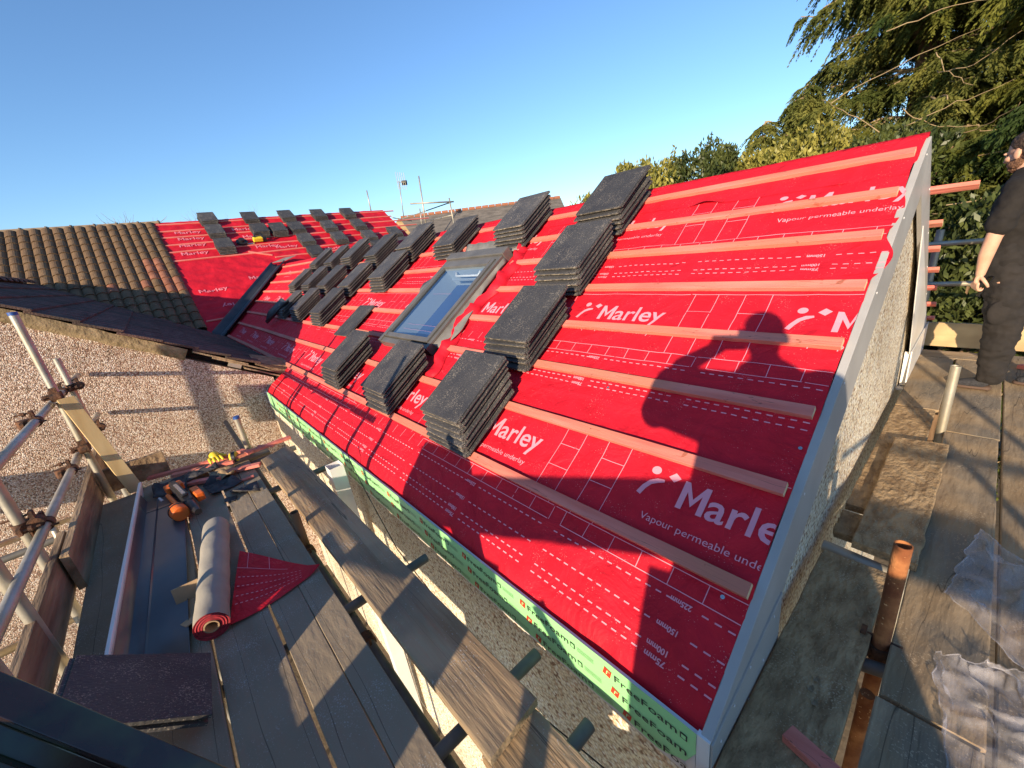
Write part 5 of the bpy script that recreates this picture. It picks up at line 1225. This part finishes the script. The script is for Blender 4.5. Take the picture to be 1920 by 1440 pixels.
def hand_chains(w, dirv, palm_n, thumb_side, curl=0.5, k=1.0):
    """w wrist, dirv along the hand, palm_n the way the palm faces, thumb_side unit vector"""
    d = Vector(dirv).normalized(); t = Vector(thumb_side).normalized(); n_ = Vector(palm_n).normalized(); ch = []
    palm = [(w, 0.024 * k), (w + d * 0.035 * k, (0.030 * k, 0.017 * k)), (w + d * 0.075 * k, (0.036 * k, 0.015 * k))]
    ch.append(palm); out = []
    for i, (off, L_) in enumerate(((0.030, 0.072), (0.010, 0.080), (-0.011, 0.075), (-0.030, 0.060))):
        b_ = w + d * 0.055 * k + t * off * k * 0.85; k1 = w + d * 0.085 * k + t * off * k; p = [(b_, 0.011 * k), (k1, 0.0105 * k)]
        a = curl * (0.9 + 0.12 * i); cur = k1; dirc = d
        for j, seg in enumerate((0.45, 0.32, 0.25)):
            ang = a * (0.6 + 0.5 * j); dirc = (d * math.cos(ang * (j + 1) * 0.75) + n_ * math.sin(ang * (j + 1) * 0.75)).normalized(); cur = cur + dirc * L_ * seg * k; p.append((cur, (0.0095 - 0.0012 * j) * k))
        out.append(p)
    th = [(w + d * 0.02 * k + t * 0.018 * k, 0.014 * k), (w + d * 0.048 * k + t * 0.046 * k + n_ * 0.014 * k, 0.0125 * k), (w + d * 0.078 * k + t * 0.052 * k + n_ * 0.034 * k, 0.011 * k), (w + d * 0.100 * k + t * 0.045 * k + n_ * 0.048 * k, 0.009 * k)]
    out.append(th)
    return palm, out
def hand_meshes(*a, **kw):
    palm, f = hand_chains(*a, **kw); return [skin_obj([palm], 1)] + [skin_obj([c_], 1) for c_ in f]

# --- the man at the far right: seen from behind his left side, looking left, arm hanging, phone in hand
Y0 = 4.50
man = thing('person', 'man in black t-shirt and dark trousers at the right edge, looking left, phone in hand', 'person', (0.22, Y0, DECK))
def mp(x, dy, z): return Vector((x - 0.012, Y0 + dy, DECK + z))
def mt(x, dy, z): return mp(x - 0.125, dy, z)
hc = mp(0.065, 0.06, 1.62)
hp, hq, hB = head_parts(hc, (-0.78, 0.58, -0.12))
LS, RS = mp(0.075, -0.14, 1.40), mt(0.44, 0.20, 1.40)
LE, LWr = mp(0.015, -0.20, 1.115), mp(-0.005, -0.185, 0.875)
torso = [[(mt(0.27, 0.03, 0.93), (0.13, 0.10)), (mt(0.27, 0.03, 1.10), (0.135, 0.105)), (mt(0.275, 0.03, 1.27), (0.17, 0.115)), (mt(0.27, 0.03, 1.42), (0.12, 0.09)), (mt(0.22, 0.05, 1.50), 0.058), (mp(0.085, 0.055, 1.58), 0.055)],
         [(mt(0.275, 0.03, 1.27), (0.17, 0.115)), (mt(0.22, -0.06, 1.39), 0.07), (LS, 0.058), (mp(0.045, -0.18, 1.26), 0.052), (LE, 0.041), (mp(0.0, -0.195, 1.0), 0.038), (LWr, 0.025)],
         [(mt(0.275, 0.03, 1.27), (0.17, 0.115)), (mt(0.36, 0.13, 1.39), 0.07), (RS, 0.058), (mt(0.50, 0.26, 1.12), 0.042), (mt(0.46, 0.22, 0.90), 0.028)],
         [(mt(0.27, 0.03, 0.93), (0.13, 0.10)), (mt(0.23, -0.055, 0.84), 0.075), (mp(0.16, -0.07, 0.50), 0.062), (mp(0.175, -0.06, 0.10), 0.042), (mp(0.10, -0.06, 0.04), 0.034)],
         [(mt(0.27, 0.03, 0.93), (0.13, 0.10)), (mt(0.33, 0.10, 0.84), 0.075), (mp(0.40, 0.14, 0.50), 0.062), (mp(0.47, 0.16, 0.10), 0.042), (mp(0.40, 0.15, 0.04), 0.034)]]
body = caps(torso, (0.86, 0.5, 0))
hd = (LWr - LE).normalized(); hd = (hd + Vector((-0.10, 0, 0))).normalized()
hands = hand_meshes(LWr, hd, (0.75, 0.15, 0.1), (-0.55, -0.2, 0.0) if False else (0.45, -0.85, 0.0), curl=1.05)
bm_ = join_remesh([body] + hands + hp, 0.0055, 2)
b_o = finish('body', bm_, m_skin, man)
# t-shirt
sh = caps([[(mt(0.275, 0.03, 0.90), (0.185, 0.150)), (mt(0.27, 0.03, 1.10), (0.178, 0.142)), (mt(0.275, 0.03, 1.27), (0.20, 0.145)), (mt(0.27, 0.03, 1.41), (0.15, 0.115)), (mt(0.22, 0.045, 1.475), 0.072)],
               [(mt(0.275, 0.03, 1.27), (0.20, 0.145)), (mt(0.20, -0.07, 1.385), 0.088), (LS + Vector((0, -0.005, 0)), 0.077), (mp(0.045, -0.18, 1.27), 0.073), (mp(0.03, -0.195, 1.185), 0.070)],
               [(mt(0.275, 0.03, 1.27), (0.20, 0.145)), (mt(0.36, 0.14, 1.385), 0.088), (RS, 0.077), (mt(0.49, 0.25, 1.18), 0.070)]], (0.86, 0.5, 0))
sh = join_remesh([sh], 0.011, 3); wrinkle(sh, 0.012, 6.5, 2); finish('t_shirt', sh, m_shirt, man)
# trousers
tr = caps([[(mt(0.275, 0.03, 0.98), (0.185, 0.15)), (mt(0.28, 0.03, 0.84), (0.195, 0.16))],
               [(mt(0.28, 0.03, 0.84), (0.175, 0.135)), (mp(0.15, -0.05, 0.72), 0.125), (mp(0.165, -0.075, 0.50), 0.098), (mp(0.165, -0.07, 0.28), 0.082), (mp(0.165, -0.06, 0.11), 0.072)],
               [(mt(0.28, 0.03, 0.84), (0.175, 0.135)), (mt(0.34, 0.11, 0.72), 0.115), (mp(0.40, 0.14, 0.50), 0.098), (mp(0.44, 0.15, 0.28), 0.082), (mp(0.47, 0.16, 0.13), 0.062)]], (0.86, 0.5, 0))
tr = join_remesh([tr], 0.011, 3); wrinkle(tr, 0.016, 7, 9); tro = finish('trousers', tr, m_trous, man)
pk = ellipsoid(mp(0.125, -0.165, 0.60), (0.055, 0.018, 0.085)); finish('cargo_pocket', pk, m_trous, man)
for nm_, c_ in (('l', mp(0.10, -0.062, 0.0)), ('r', mp(0.40, 0.15, 0.0))):
    s1 = skin_obj([[(c_ + Vector((0.085, 0, 0.06)), 0.047), (c_ + Vector((0.03, 0, 0.052)), 0.046), (c_ + Vector((-0.05, 0, 0.040)), 0.040), (c_ + Vector((-0.105, 0, 0.030)), 0.028)], [(c_ + Vector((0.085, 0, 0.06)), 0.047), (c_ + Vector((0.08, 0, 0.11)), 0.045)]], 2)
    for v in s1.vertices: v.co.z = max(v.co.z, DECK + 0.022)
    so = finish('shoe', s1, m_shoe, man)
    s2 = skin_obj([[(c_ + Vector((0.09, 0, 0.018)), (0.048, 0.022)), (c_ + Vector((0.0, 0, 0.018)), (0.044, 0.02)), (c_ + Vector((-0.06, 0, 0.018)), (0.046, 0.018)), (c_ + Vector((-0.115, 0, 0.018)), (0.032, 0.014))]], 2)
    for v in s2.vertices: v.co.z = min(max(v.co.z, DECK + 0.001), DECK + 0.038)
    finish('sole', s2, m_sole, so)
hr = join_remesh([ellipsoid(hq(0, -0.022, 0.052), (0.082, 0.097, 0.080), hB), ellipsoid(hq(0, -0.05, 0.0), (0.080, 0.062, 0.075), hB)], 0.008, 2)
wrinkle(hr, 0.005, 40, 1)
bm = bmesh.new(); bm.from_mesh(hr); bmesh.ops.bisect_plane(bm, geom=bm.verts[:] + bm.edges[:] + bm.faces[:], plane_co=hq(0, 0.045, 0.06), plane_no=(hB @ Vector((0, 1, -0.9))), clear_outer=True)
bm.to_mesh(hr); bm.free(); finish('hair', hr, m_hair, man)
bd = join_remesh([ellipsoid(hq(0, 0.036, -0.088), (0.048, 0.046, 0.032), hB), ellipsoid(hq(0.045, 0.015, -0.06), (0.020, 0.045, 0.034), hB), ellipsoid(hq(-0.045, 0.015, -0.06), (0.020, 0.045, 0.034), hB), ellipsoid(hq(0, 0.088, -0.055), (0.026, 0.010, 0.006), hB)], 0.006, 1)
wrinkle(bd, 0.003, 60, 5); finish('beard', bd, m_beard, man)
for sx_ in (-1, 1): finish('eye', ellipsoid(hq(0.031 * sx_, 0.079, -0.002), (0.012, 0.010, 0.008), hB), m_blk, man)
ph = MB(); c_ = LWr + hd * 0.105 + Vector((0.035, 0.0, 0.0)); ph.obox(c_ + Vector((-0.004, -0.035, -0.05)), (0.009, 0.004, 0.002), (-0.015, 0.068, 0.0), (0.05, 0.012, 0.13))
tag(build('mobile_phone', ph, m_phone, bevel=0.004), 'black phone held in the hanging left hand of the man', 'phone')

# --- the photographer, standing just behind the camera; his shadow falls on the roof
ph_c = -fw * 0.016 + rx * 0.05 - dn * 0.0
pm = MB(); pm.obox(ph_c - rx * 0.078 - dn * 0.036 - fw * 0.009, rx * 0.156, dn * 0.072, fw * 0.008)
tag(build('mobile_phone', pm, m_phone, bevel=0.003), 'phone held up sideways to take the photo', 'phone')
PB = K(0.20, 0, 0.42); PB.z = DECK
pho = thing('person', 'photographer holding up a phone, seen only as a shadow on the roof', 'person', PB)
fd = Vector((-0.50, 0.86, 0)).normalized(); sd_ = Vector((fd.y, -fd.x, 0))     # facing and his right
def pp(side_, fwd, z): return PB + sd_ * side_ + fd * fwd + EZ * z
hp2, hq2, hB2 = head_parts(pp(0.0, 0.03, 1.63), (-0.55, 0.83, -0.2), k=1.06)
LH = ph_c - rx * 0.085 - fw * 0.02; RH = ph_c + rx * 0.085 - fw * 0.02
chains = [[(pp(0, 0, 0.95), (0.21, 0.15)), (pp(0, 0, 1.12), (0.20, 0.15)), (pp(0, 0.0, 1.30), (0.22, 0.15)), (pp(0, 0, 1.43), (0.13, 0.10)), (pp(0, 0.02, 1.52), 0.062)],
          [(pp(0, 0.0, 1.30), (0.22, 0.15)), (pp(-0.17, 0.02, 1.39), 0.085), (K(-0.19, -0.20, 0.30), 0.072), (K(-0.245, -0.33, 0.22), 0.066), (K(-0.15, -0.12, 0.14), 0.048), (LH - EZ * 0.03 - fw * 0.06, 0.034)],
          [(pp(0, 0.0, 1.30), (0.22, 0.15)), (pp(0.19, 0.02, 1.39), 0.085), (pp(0.27, 0.10, 1.22), 0.068), (pp(0.24, 0.24, 1.20), 0.058), (RH - EZ * 0.04 - fw * 0.09, 0.034)],
          [(pp(0, 0, 0.95), (0.21, 0.15)), (pp(-0.15, 0, 0.80), 0.14), (pp(-0.26, 0.02, 0.45), 0.10), (pp(-0.30, 0.0, 0.10), 0.075)],
          [(pp(0, 0, 0.95), (0.21, 0.15)), (pp(0.12, 0, 0.80), 0.13), (pp(0.17, 0.02, 0.45), 0.095), (pp(0.20, 0.0, 0.10), 0.075)]]
bb = caps(chains, sd_)
hands2 = hand_meshes(LH - EZ * 0.03 - fw * 0.06, (LH - (LH - EZ * 0.03 - fw * 0.06)), rx, fw * -1 + dn * -0.2, curl=0.9) + hand_meshes(RH - EZ * 0.04 - fw * 0.09, EZ * 0.04 + fw * 0.07, -rx, dn * -1, curl=0.9)
hands2 = [h for h in hands2 if max((v.co.dot(fw) for v in h.vertices)) < -0.002]
b2 = join_remesh([bb] + hp2 + hands2, 0.012, 2); finish('body', b2, m_skin, pho)
jk = caps([[(pp(0, 0, 0.82), (0.33, 0.19)), (pp(0, 0, 1.10), (0.275, 0.17)), (pp(0, 0, 1.30), (0.24, 0.165)), (pp(0, 0, 1.44), (0.13, 0.11))],
               [(pp(0, 0, 1.30), (0.24, 0.165)), (pp(-0.17, 0.02, 1.39), 0.095), (K(-0.19, -0.20, 0.30), 0.082), (K(-0.245, -0.33, 0.22), 0.077), (K(-0.165, -0.16, 0.16), 0.058)],
               [(K(-0.215, -0.345, 0.26), 0.055), (K(-0.05, -0.36, 0.34), 0.075)],
               [(pp(0, 0, 1.30), (0.24, 0.165)), (pp(0.19, 0.02, 1.39), 0.095), (pp(0.27, 0.10, 1.22), 0.08), (pp(0.24, 0.24, 1.20), 0.066)]], sd_)
jk = join_remesh([jk], 0.015, 2); finish('jacket', jk, m_shirt, pho)
tj = caps([[(pp(0, 0, 0.98), (0.20, 0.15)), (pp(0, 0, 0.86), (0.21, 0.16)), (pp(-0.17, 0, 0.74), 0.16), (pp(-0.26, 0.02, 0.45), 0.125), (pp(-0.30, 0.0, 0.10), 0.09)], [(pp(0, 0, 0.86), (0.21, 0.16)), (pp(0.13, 0, 0.74), 0.14), (pp(0.17, 0.02, 0.45), 0.11), (pp(0.20, 0.0, 0.10), 0.09)]], sd_)
tj = join_remesh([tj], 0.015, 2); finish('trousers', tj, m_trous, pho)
for sgn in (-0.30, 0.20):
    s1 = skin_obj([[(pp(sgn, -0.06, 0.05), 0.05), (pp(sgn, 0.05, 0.05), 0.05), (pp(sgn * 1.1, 0.16, 0.04), 0.04)]], 2)
    for v in s1.vertices: v.co.z = max(v.co.z, DECK + 0.002)
    finish('boot', s1, m_shoe, pho)
finish('hair', join_remesh([ellipsoid(hq2(0, -0.02, 0.05), (0.081, 0.098, 0.079), hB2)], 0.012, 2), m_hair, pho)

# ================================================================== TREES AND BACKGROUND
import array
class Leaves:
    def __init__(s): s.v = []; s.f = []; s.n = 0
    def quad(s, c_, a, b_):
        i = s.n; s.v += [c_ - a * 0.5, c_ + b_ * 0.5 - a * 0.05, c_ + a * 0.5, c_ - b_ * 0.5 - a * 0.05]; s.f.append((i, i + 1, i + 2, i + 3)); s.n += 4
    def make(s, name, m, parent):
        base = wpos(parent); me = bpy.data.meshes.new(name); me.from_pydata([tuple(p - base) for p in s.v], [], s.f); me.materials.append(m); me.update()
        return link(name, me, parent, (0, 0, 0))
def rv(r0): return Vector((r0.gauss(0, 1), r0.gauss(0, 1), r0.gauss(0, 1)))
def cedar(label, base, top, n_limb, reach, zmin, seed, m, nfr=26, leaf=0.05, shape=0.6, density=1.0, group='conifers behind the house'):
    r0 = random.Random(seed); root = thing('conifer_tree', label, 'tree', base, group); base = Vector(base); Ht = top - base.z
    tr = MB(); tr.path([base, base + EZ * Ht * 0.5 + Vector((0.1, 0.05, 0)), Vector((base.x, base.y, top - 0.4))], [0.24, 0.12, 0.01], 10); build('trunk', tr, m_bark, root, smooth=True)
    lv = Leaves(); tw = MB()
    for i in range(n_limb):
        z = zmin + (top - zmin) * (r0.random() ** 1.0); u = (z - base.z) / Ht; az = r0.random() * 2 * math.pi
        L_ = reach * (1 - u ** 2.2 * 0.8) * r0.uniform(0.35, 1.12); d = Vector((math.cos(az), math.sin(az), 0)); sdv = Vector((-d.y, d.x, 0))
        P0 = Vector((base.x, base.y, z)); pts = []
        for k in range(8):
            t = k / 7; pts.append(P0 + d * L_ * t + EZ * L_ * (0.30 * t - 0.52 * t * t + 0.14 * t ** 4) + rv(r0) * 0.03 * L_ * t)
        if r0.random() < 0.75: tw.path(pts, [0.022 * (1 - 0.85 * k / 7) + 0.003 for k in range(8)], 5)
        for q in range(int(nfr * L_ / reach * density)):
            t = 0.08 + 0.92 * r0.random() ** 0.8; k = min(6, int(t * 7)); p = pts[k].lerp(pts[k + 1], t * 7 - k)
            fl = (0.22 + 0.34 * r0.random()) * (1.15 - 0.5 * t); sg = r0.choice((-1, 1)); fdv = (d * 0.6 + sdv * sg * r0.uniform(0.3, 1.0) + EZ * r0.uniform(-0.75, -0.15)).normalized()
            n_ = int(10 * density) + 4; 
            for j in range(n_):
                w = j / n_; pc = p + fdv * fl * w - EZ * fl * 0.55 * w * w
                for s_ in (-1, 1):
                    ld = (fdv + EZ * (-0.7 * w - 0.25) + rv(r0) * 0.22 + fdv.cross(EZ).normalized() * s_ * 0.75).normalized(); ll = leaf * r0.uniform(0.8, 1.7) * (1.25 - 0.6 * w)
                    side_ = ld.cross(rv(r0)).normalized()
                    lv.quad(pc + ld * ll * 0.5, ld * ll, side_ * leaf * 0.36)
    lv.make('crown', m, root); build('limbs', tw, m_twig, root, smooth=True); return root
def bush(label, c_, rad, n_leaf, leaf, seed, m, group='evergreen bushes behind the red roof', name='laurel_bush', lumps=26):
    r0 = random.Random(seed); c_ = Vector(c_); root = thing(name, label, 'bush', (c_.x, c_.y, GROUND), group)
    st = MB()
    for q in range(5):
        e_ = c_ + Vector((r0.uniform(-.6, .6) * rad[0], r0.uniform(-.6, .6) * rad[1], r0.uniform(-0.1, 0.5) * rad[2])); st.path([(c_.x + r0.uniform(-.2, .2), c_.y + r0.uniform(-.2, .2), GROUND), (c_ + Vector((0, 0, -rad[2] * 0.8))).lerp(e_, 0.3), e_], [0.06, 0.035, 0.01], 6)
    build('stems', st, m_bark, root, smooth=True)
    lv = Leaves(); cl = []
    for q in range(lumps):
        dv = rv(r0).normalized(); dv.z = abs(dv.z) * 0.9 if r0.random() < 0.75 else dv.z; s_ = r0.uniform(0.62, 0.98); cl.append((c_ + Vector((dv.x * rad[0], dv.y * rad[1], dv.z * rad[2])) * s_, r0.uniform(0.16, 0.34) * min(rad)))
    for q in range(n_leaf):
        if r0.random() < 0.72: cc, cr = r0.choice(cl); p = cc + rv(r0).normalized() * cr * r0.uniform(0.55, 1.15)
        else: dv = rv(r0).normalized(); p = c_ + Vector((dv.x * rad[0], dv.y * rad[1], dv.z * rad[2])) * r0.uniform(0.5, 0.9)
        ld = ((p - c_).normalized() * 0.7 + EZ * 0.5 + rv(r0) * 0.5).normalized(); side_ = ld.cross(rv(r0)).normalized(); ll = leaf * r0.uniform(0.7, 1.3)
        lv.quad(p, ld * ll, side_ * ll * 0.42)
    for q in range(int(lumps * 1.2)):       # sprigs sticking out of the outline
        cc, cr = r0.choice(cl); dv = (cc - c_).normalized() + EZ * 0.7; dv.normalize(); L_ = cr * r0.uniform(1.0, 1.9)
        for j in range(12):
            p = cc + dv * L_ * (0.3 + 0.7 * j / 11); ld = (dv + rv(r0) * 0.7).normalized(); lv.quad(p, ld * leaf * 1.1, ld.cross(rv(r0)).normalized() * leaf * 0.4)
    lv.make('crown', m, root); return root
cedar('tall cedar filling the upper right corner behind the man', (0.25, 9.9, GROUND), 10.5, 430, 2.9, -3.0, 11, m_ced, nfr=50, leaf=0.060, density=1.5)
cedar('second tall cedar with drooping tips against the sky, left of the tallest', (-1.15, 9.5, GROUND), 9.5, 380, 1.75, -0.5, 12, m_ced2, nfr=44, leaf=0.055, density=1.25)
cedar('cedar hanging over the deck behind the man, nearest of the conifers', (1.5, 8.5, GROUND), 5.6, 220, 2.5, -3.0, 13, m_ced, nfr=46, leaf=0.058, density=1.3)
cedar('small cedar with a pale pointed tip beside the tall ones', (-2.35, 8.8, GROUND), 1.75, 110, 0.75, -0.3, 14, m_ced2, nfr=34, leaf=0.06)
cedar('smallest cedar, a pale tip just above the laurels', (-2.9, 8.7, GROUND), 1.4, 60, 0.5, -0.3, 15, m_ced2, nfr=30, leaf=0.06)
bush('yellow-green laurel furthest left behind the tile stacks on the ridge', (-5.35, 6.9, -0.25), (0.8, 0.7, 1.05), 8000, 0.085, 21, m_laur)
bush('pale laurel rising just right of the tallest tile stack', (-4.3, 7.3, -0.05), (0.8, 0.8, 1.25), 9000, 0.085, 22, m_laur)
bush('dark rounded bush between the pale laurels in the middle', (-3.45, 7.65, 0.05), (0.75, 0.8, 1.15), 10000, 0.075, 23, m_laurd)
bush('dark bush directly behind the ridge left of the cedars', (-2.8, 8.0, 0.0), (0.75, 0.8, 1.0), 9000, 0.075, 24, m_laur)
bush('yellowish laurel below the small cedar', (-2.1, 8.2, 0.15), (0.95, 0.8, 1.05), 10000, 0.08, 25, m_laur)
bush('broad laurel under the tall cedars behind the ridge', (-1.1, 8.3, -0.1), (1.0, 0.8, 1.1), 9000, 0.08, 28, m_laurd)
bush('dark laurel behind the guard rails and batten ends', (-0.3, 7.4, -1.5), (1.6, 0.8, 1.5), 12000, 0.10, 26, m_laurd)
bush('dark laurel behind the legs of the man', (1.6, 7.3, -1.6), (1.5, 0.8, 1.6), 9000, 0.10, 27, m_laurd)
# a few long bare arching twigs in front of the cedar
r0 = random.Random(5); br = thing('bare_branches', 'long bare arching twigs in front of the tall cedar', 'branches', (0.3, 7.9, GROUND))
for (a, b_, c_) in (((1690, 205), (1745, 250), (1830, 235)), ((1755, 130), (1800, 150), (1915, 60)), ((1660, 60), (1760, 15), (1850, 0)), ((1560, 190), (1700, 110), (1880, 30)), ((1740, 400), (1800, 410), (1850, 370)), ((1770, 410), (1785, 450), (1800, 480)), ((1650, 250), (1580, 200), (1540, 190)), ((1800, 250), (1860, 235), (1915, 190)), ((1700, 235), (1760, 205), (1900, 150)), ((1755, 100), (1765, 135), (1820, 160))):
    P = [far(*q, 7.4 + r0.random()) for q in (a, b_, c_)]; pts = [P[0] * (1 - t) ** 2 + P[1] * 2 * t * (1 - t) + P[2] * t * t for t in [k / 9 for k in range(10)]]; pts = [p + rv(r0) * 0.012 for p in pts]
    build('twig', MB().path(pts, [0.0065 - 0.00045 * k for k in range(10)], 5), m_twig, br, smooth=True)
def bare(label, base, h, spread, seed, m=m_bare, n=60, r_=0.03):
    r0 = random.Random(seed); root = thing('bare_tree', label, 'tree', base, 'bare winter trees far behind the roofs'); base = Vector(base); mb = MB()
    mb.path([base, base + EZ * h * 0.55], [r_ * 6, r_ * 3], 6)
    def grow(p, d, L_, r1, dep):
        q = p + d * L_; mid = p + d * L_ * 0.5 + rv(r0) * L_ * 0.06; mb.path([p, mid, q], [r1, r1 * 0.8, r1 * 0.55], 4)
        if dep > 0:
            for _ in range(3 if dep > 1 else 4): grow(p.lerp(q, r0.uniform(0.5, 1)), (d + rv(r0) * 0.42 + EZ * 0.12).normalized(), L_ * r0.uniform(0.55, 0.8), r1 * 0.55, dep - 1)
    for i in range(7):
        az = r0.random() * 6.28; grow(base + EZ * h * r0.uniform(0.4, 0.56), Vector((math.cos(az) * spread, math.sin(az) * spread, 1)).normalized(), h * 0.24, r_ * 2, 3)
    build('branches', mb, m, root); return root
p = far(268, 415, 42); bare('brown twiggy crown of a bare tree above the brown tiled ridge', (p.x, p.y, GROUND), 10.2, 0.7, 31, r_=0.035)
p = far(345, 425, 48); bare('thin bare treetop left of the first far tile column', (p.x, p.y, GROUND), 10.6, 0.9, 32, r_=0.02)
p = far(415, 425, 48); bare('thin bare treetop between the first two far tile columns', (p.x, p.y, GROUND), 10.4, 1.0, 33, r_=0.02)
p = far(858, 425, 45); bare('sparse bare twigs above the far slate ridge', (p.x, p.y, GROUND), 8.5, 0.8, 34, r_=0.016)
p = far(950, 408, 40); r0 = random.Random(35); mb = MB(); base = Vector((p.x, p.y, GROUND))
for i in range(70): 
    o_ = Vector((r0.uniform(-1.3, 1.3), r0.uniform(-0.6, 0.6), 0)); mb.path([base + o_ * 0.5, base + o_ + EZ * (5.5 + r0.random() * 1.6)], [0.04, 0.012], 4)
t = thing('willow_clump', 'straw coloured upright willow stems beyond the slate roof', 'bush', base); build('stems', mb, mat('straw_stems', (0.48, 0.36, 0.18), rough=0.9), t)
# far slate house with hipped end
fh = thing('slate_house', 'distant house with weathered slate roof and terracotta ridge behind the scaffold tubes', 'house', far(900, 450, 26) * 1.0)
A = far(752, 411, 26); B_ = far(1070, 392, 27); hx = (B_ - A); hx.z = 0; hx.normalize(); hn = Vector((hx.y, -hx.x, 0));  B_ = A + hx * 9.5
B_.z = A.z = A.z + 0.05
if hn.dot(A) > 0: hn = -hn
E1 = A + hn * 2.6 - EZ * 2.1 - hx * 0.9; E2 = B_ + hn * 2.6 - EZ * 2.1
mb = MB(); mb.add([A, B_, E2, E1], [(3, 2, 1, 0)]); mb.add([A, E1, A - hn * 2.6 - EZ * 2.1 - hx * 0.9], [(0, 1, 2)]); mb.add([A, B_, B_ - hn * 2.6 - EZ * 2.1, A - hn * 2.6 - EZ * 2.1 - hx * 0.9], [(0, 1, 2, 3)])
build('slate_roof', mb, m_slate, fh)
mb = MB()
for i in range(24):
    a = A.lerp(B_, i / 24); mb.tube(a + EZ * 0.03, a.lerp(B_, 0.9 / (24 - i)) + EZ * 0.03, 0.09, n=8)
build('terracotta_ridge', mb, m_terra, fh)
mb = MB(); mb.prism([E1 + EZ * 0.0 - hn * 0.3, E2 - hn * 0.3, E2 - hn * 4.8, E1 - hn * 4.8], (0, 0, -3.5)); build('stone_wall', mb, m_stone, fh)
mb = MB(); c0 = far(742, 428, 21.5); rows = []
hip = thing('stone_gable_end', 'rubble stone gable peeping between the far red roof and the slate roof', 'wall', (c0.x, c0.y, GROUND))
q1, q2, q3, q4 = far(722, 452, 21), far(748, 408, 21), far(772, 440, 21), far(760, 470, 21)
mb.prism([q1, q2, q3, q4, far(722, 475, 21)], far(742, 428, 21).normalized() * 0.4); build('masonry', mb, m_stone, hip)
# far scaffold, aerial, pole
def ft(lab, a, b_, da, db, r=0.03, name='scaffold_tube', group='distant scaffold tubes against the sky'):
    p0, p1 = far(*a, da), far(*b_, db); o = build(name, MB().tube(p0, p1, r, n=8), m_galv, smooth=True); return tag(o, lab, 'scaffold tube', group)
ft('distant tall upright tube crossing the dark level rail', (803, 450), (785, 330), 19, 19)
ft('distant shorter upright tube at the right end of the rail', (855, 440), (842, 371), 19, 19)
ft('distant stub of upright tube left of the tall one', (792, 430), (787, 391), 20, 20, 0.028)
ft('distant dark level rail across two uprights', (769, 382), (851, 378), 19, 19, 0.032)
ft('distant pale tube sloping up to the right end of the rail', (744, 414), (846, 379), 21, 19, 0.025)
ft('distant lower tube running towards the right upright', (808, 413), (850, 403), 21, 19, 0.025)
ft('lone distant pole rising behind the far red ridge', (697, 402), (687.5, 357), 17.6, 17.6, 0.022)
ft('distant level tube just beyond the end of the far battens', (735, 408), (772, 414), 18.5, 19, 0.02)
ae = thing('tv_aerial', 'television aerial on a slim mast against the sky', 'aerial', far(757, 412, 22))
build('mast', MB().tube(far(758, 415, 22), far(748, 340, 22), 0.024, n=8), m_galv, ae, smooth=True)
mb = MB(); a, b_ = far(745, 341, 22), far(760, 342, 22); mb.tube(a, b_, 0.02, n=6)
for i in range(5):
    c_ = a.lerp(b_, i / 4); mb.tube(c_ - EZ * 0.32, c_ + EZ * 0.42, 0.012, n=5)
build('elements', mb, m_galv, ae); build('reflector', MB().obox(b_ - Vector((0.16, 0.1, 0.10)), (0.05, 0.2, 0), (0.1, 0.0, 0), (0, 0, 0.2)), m_blk, ae)
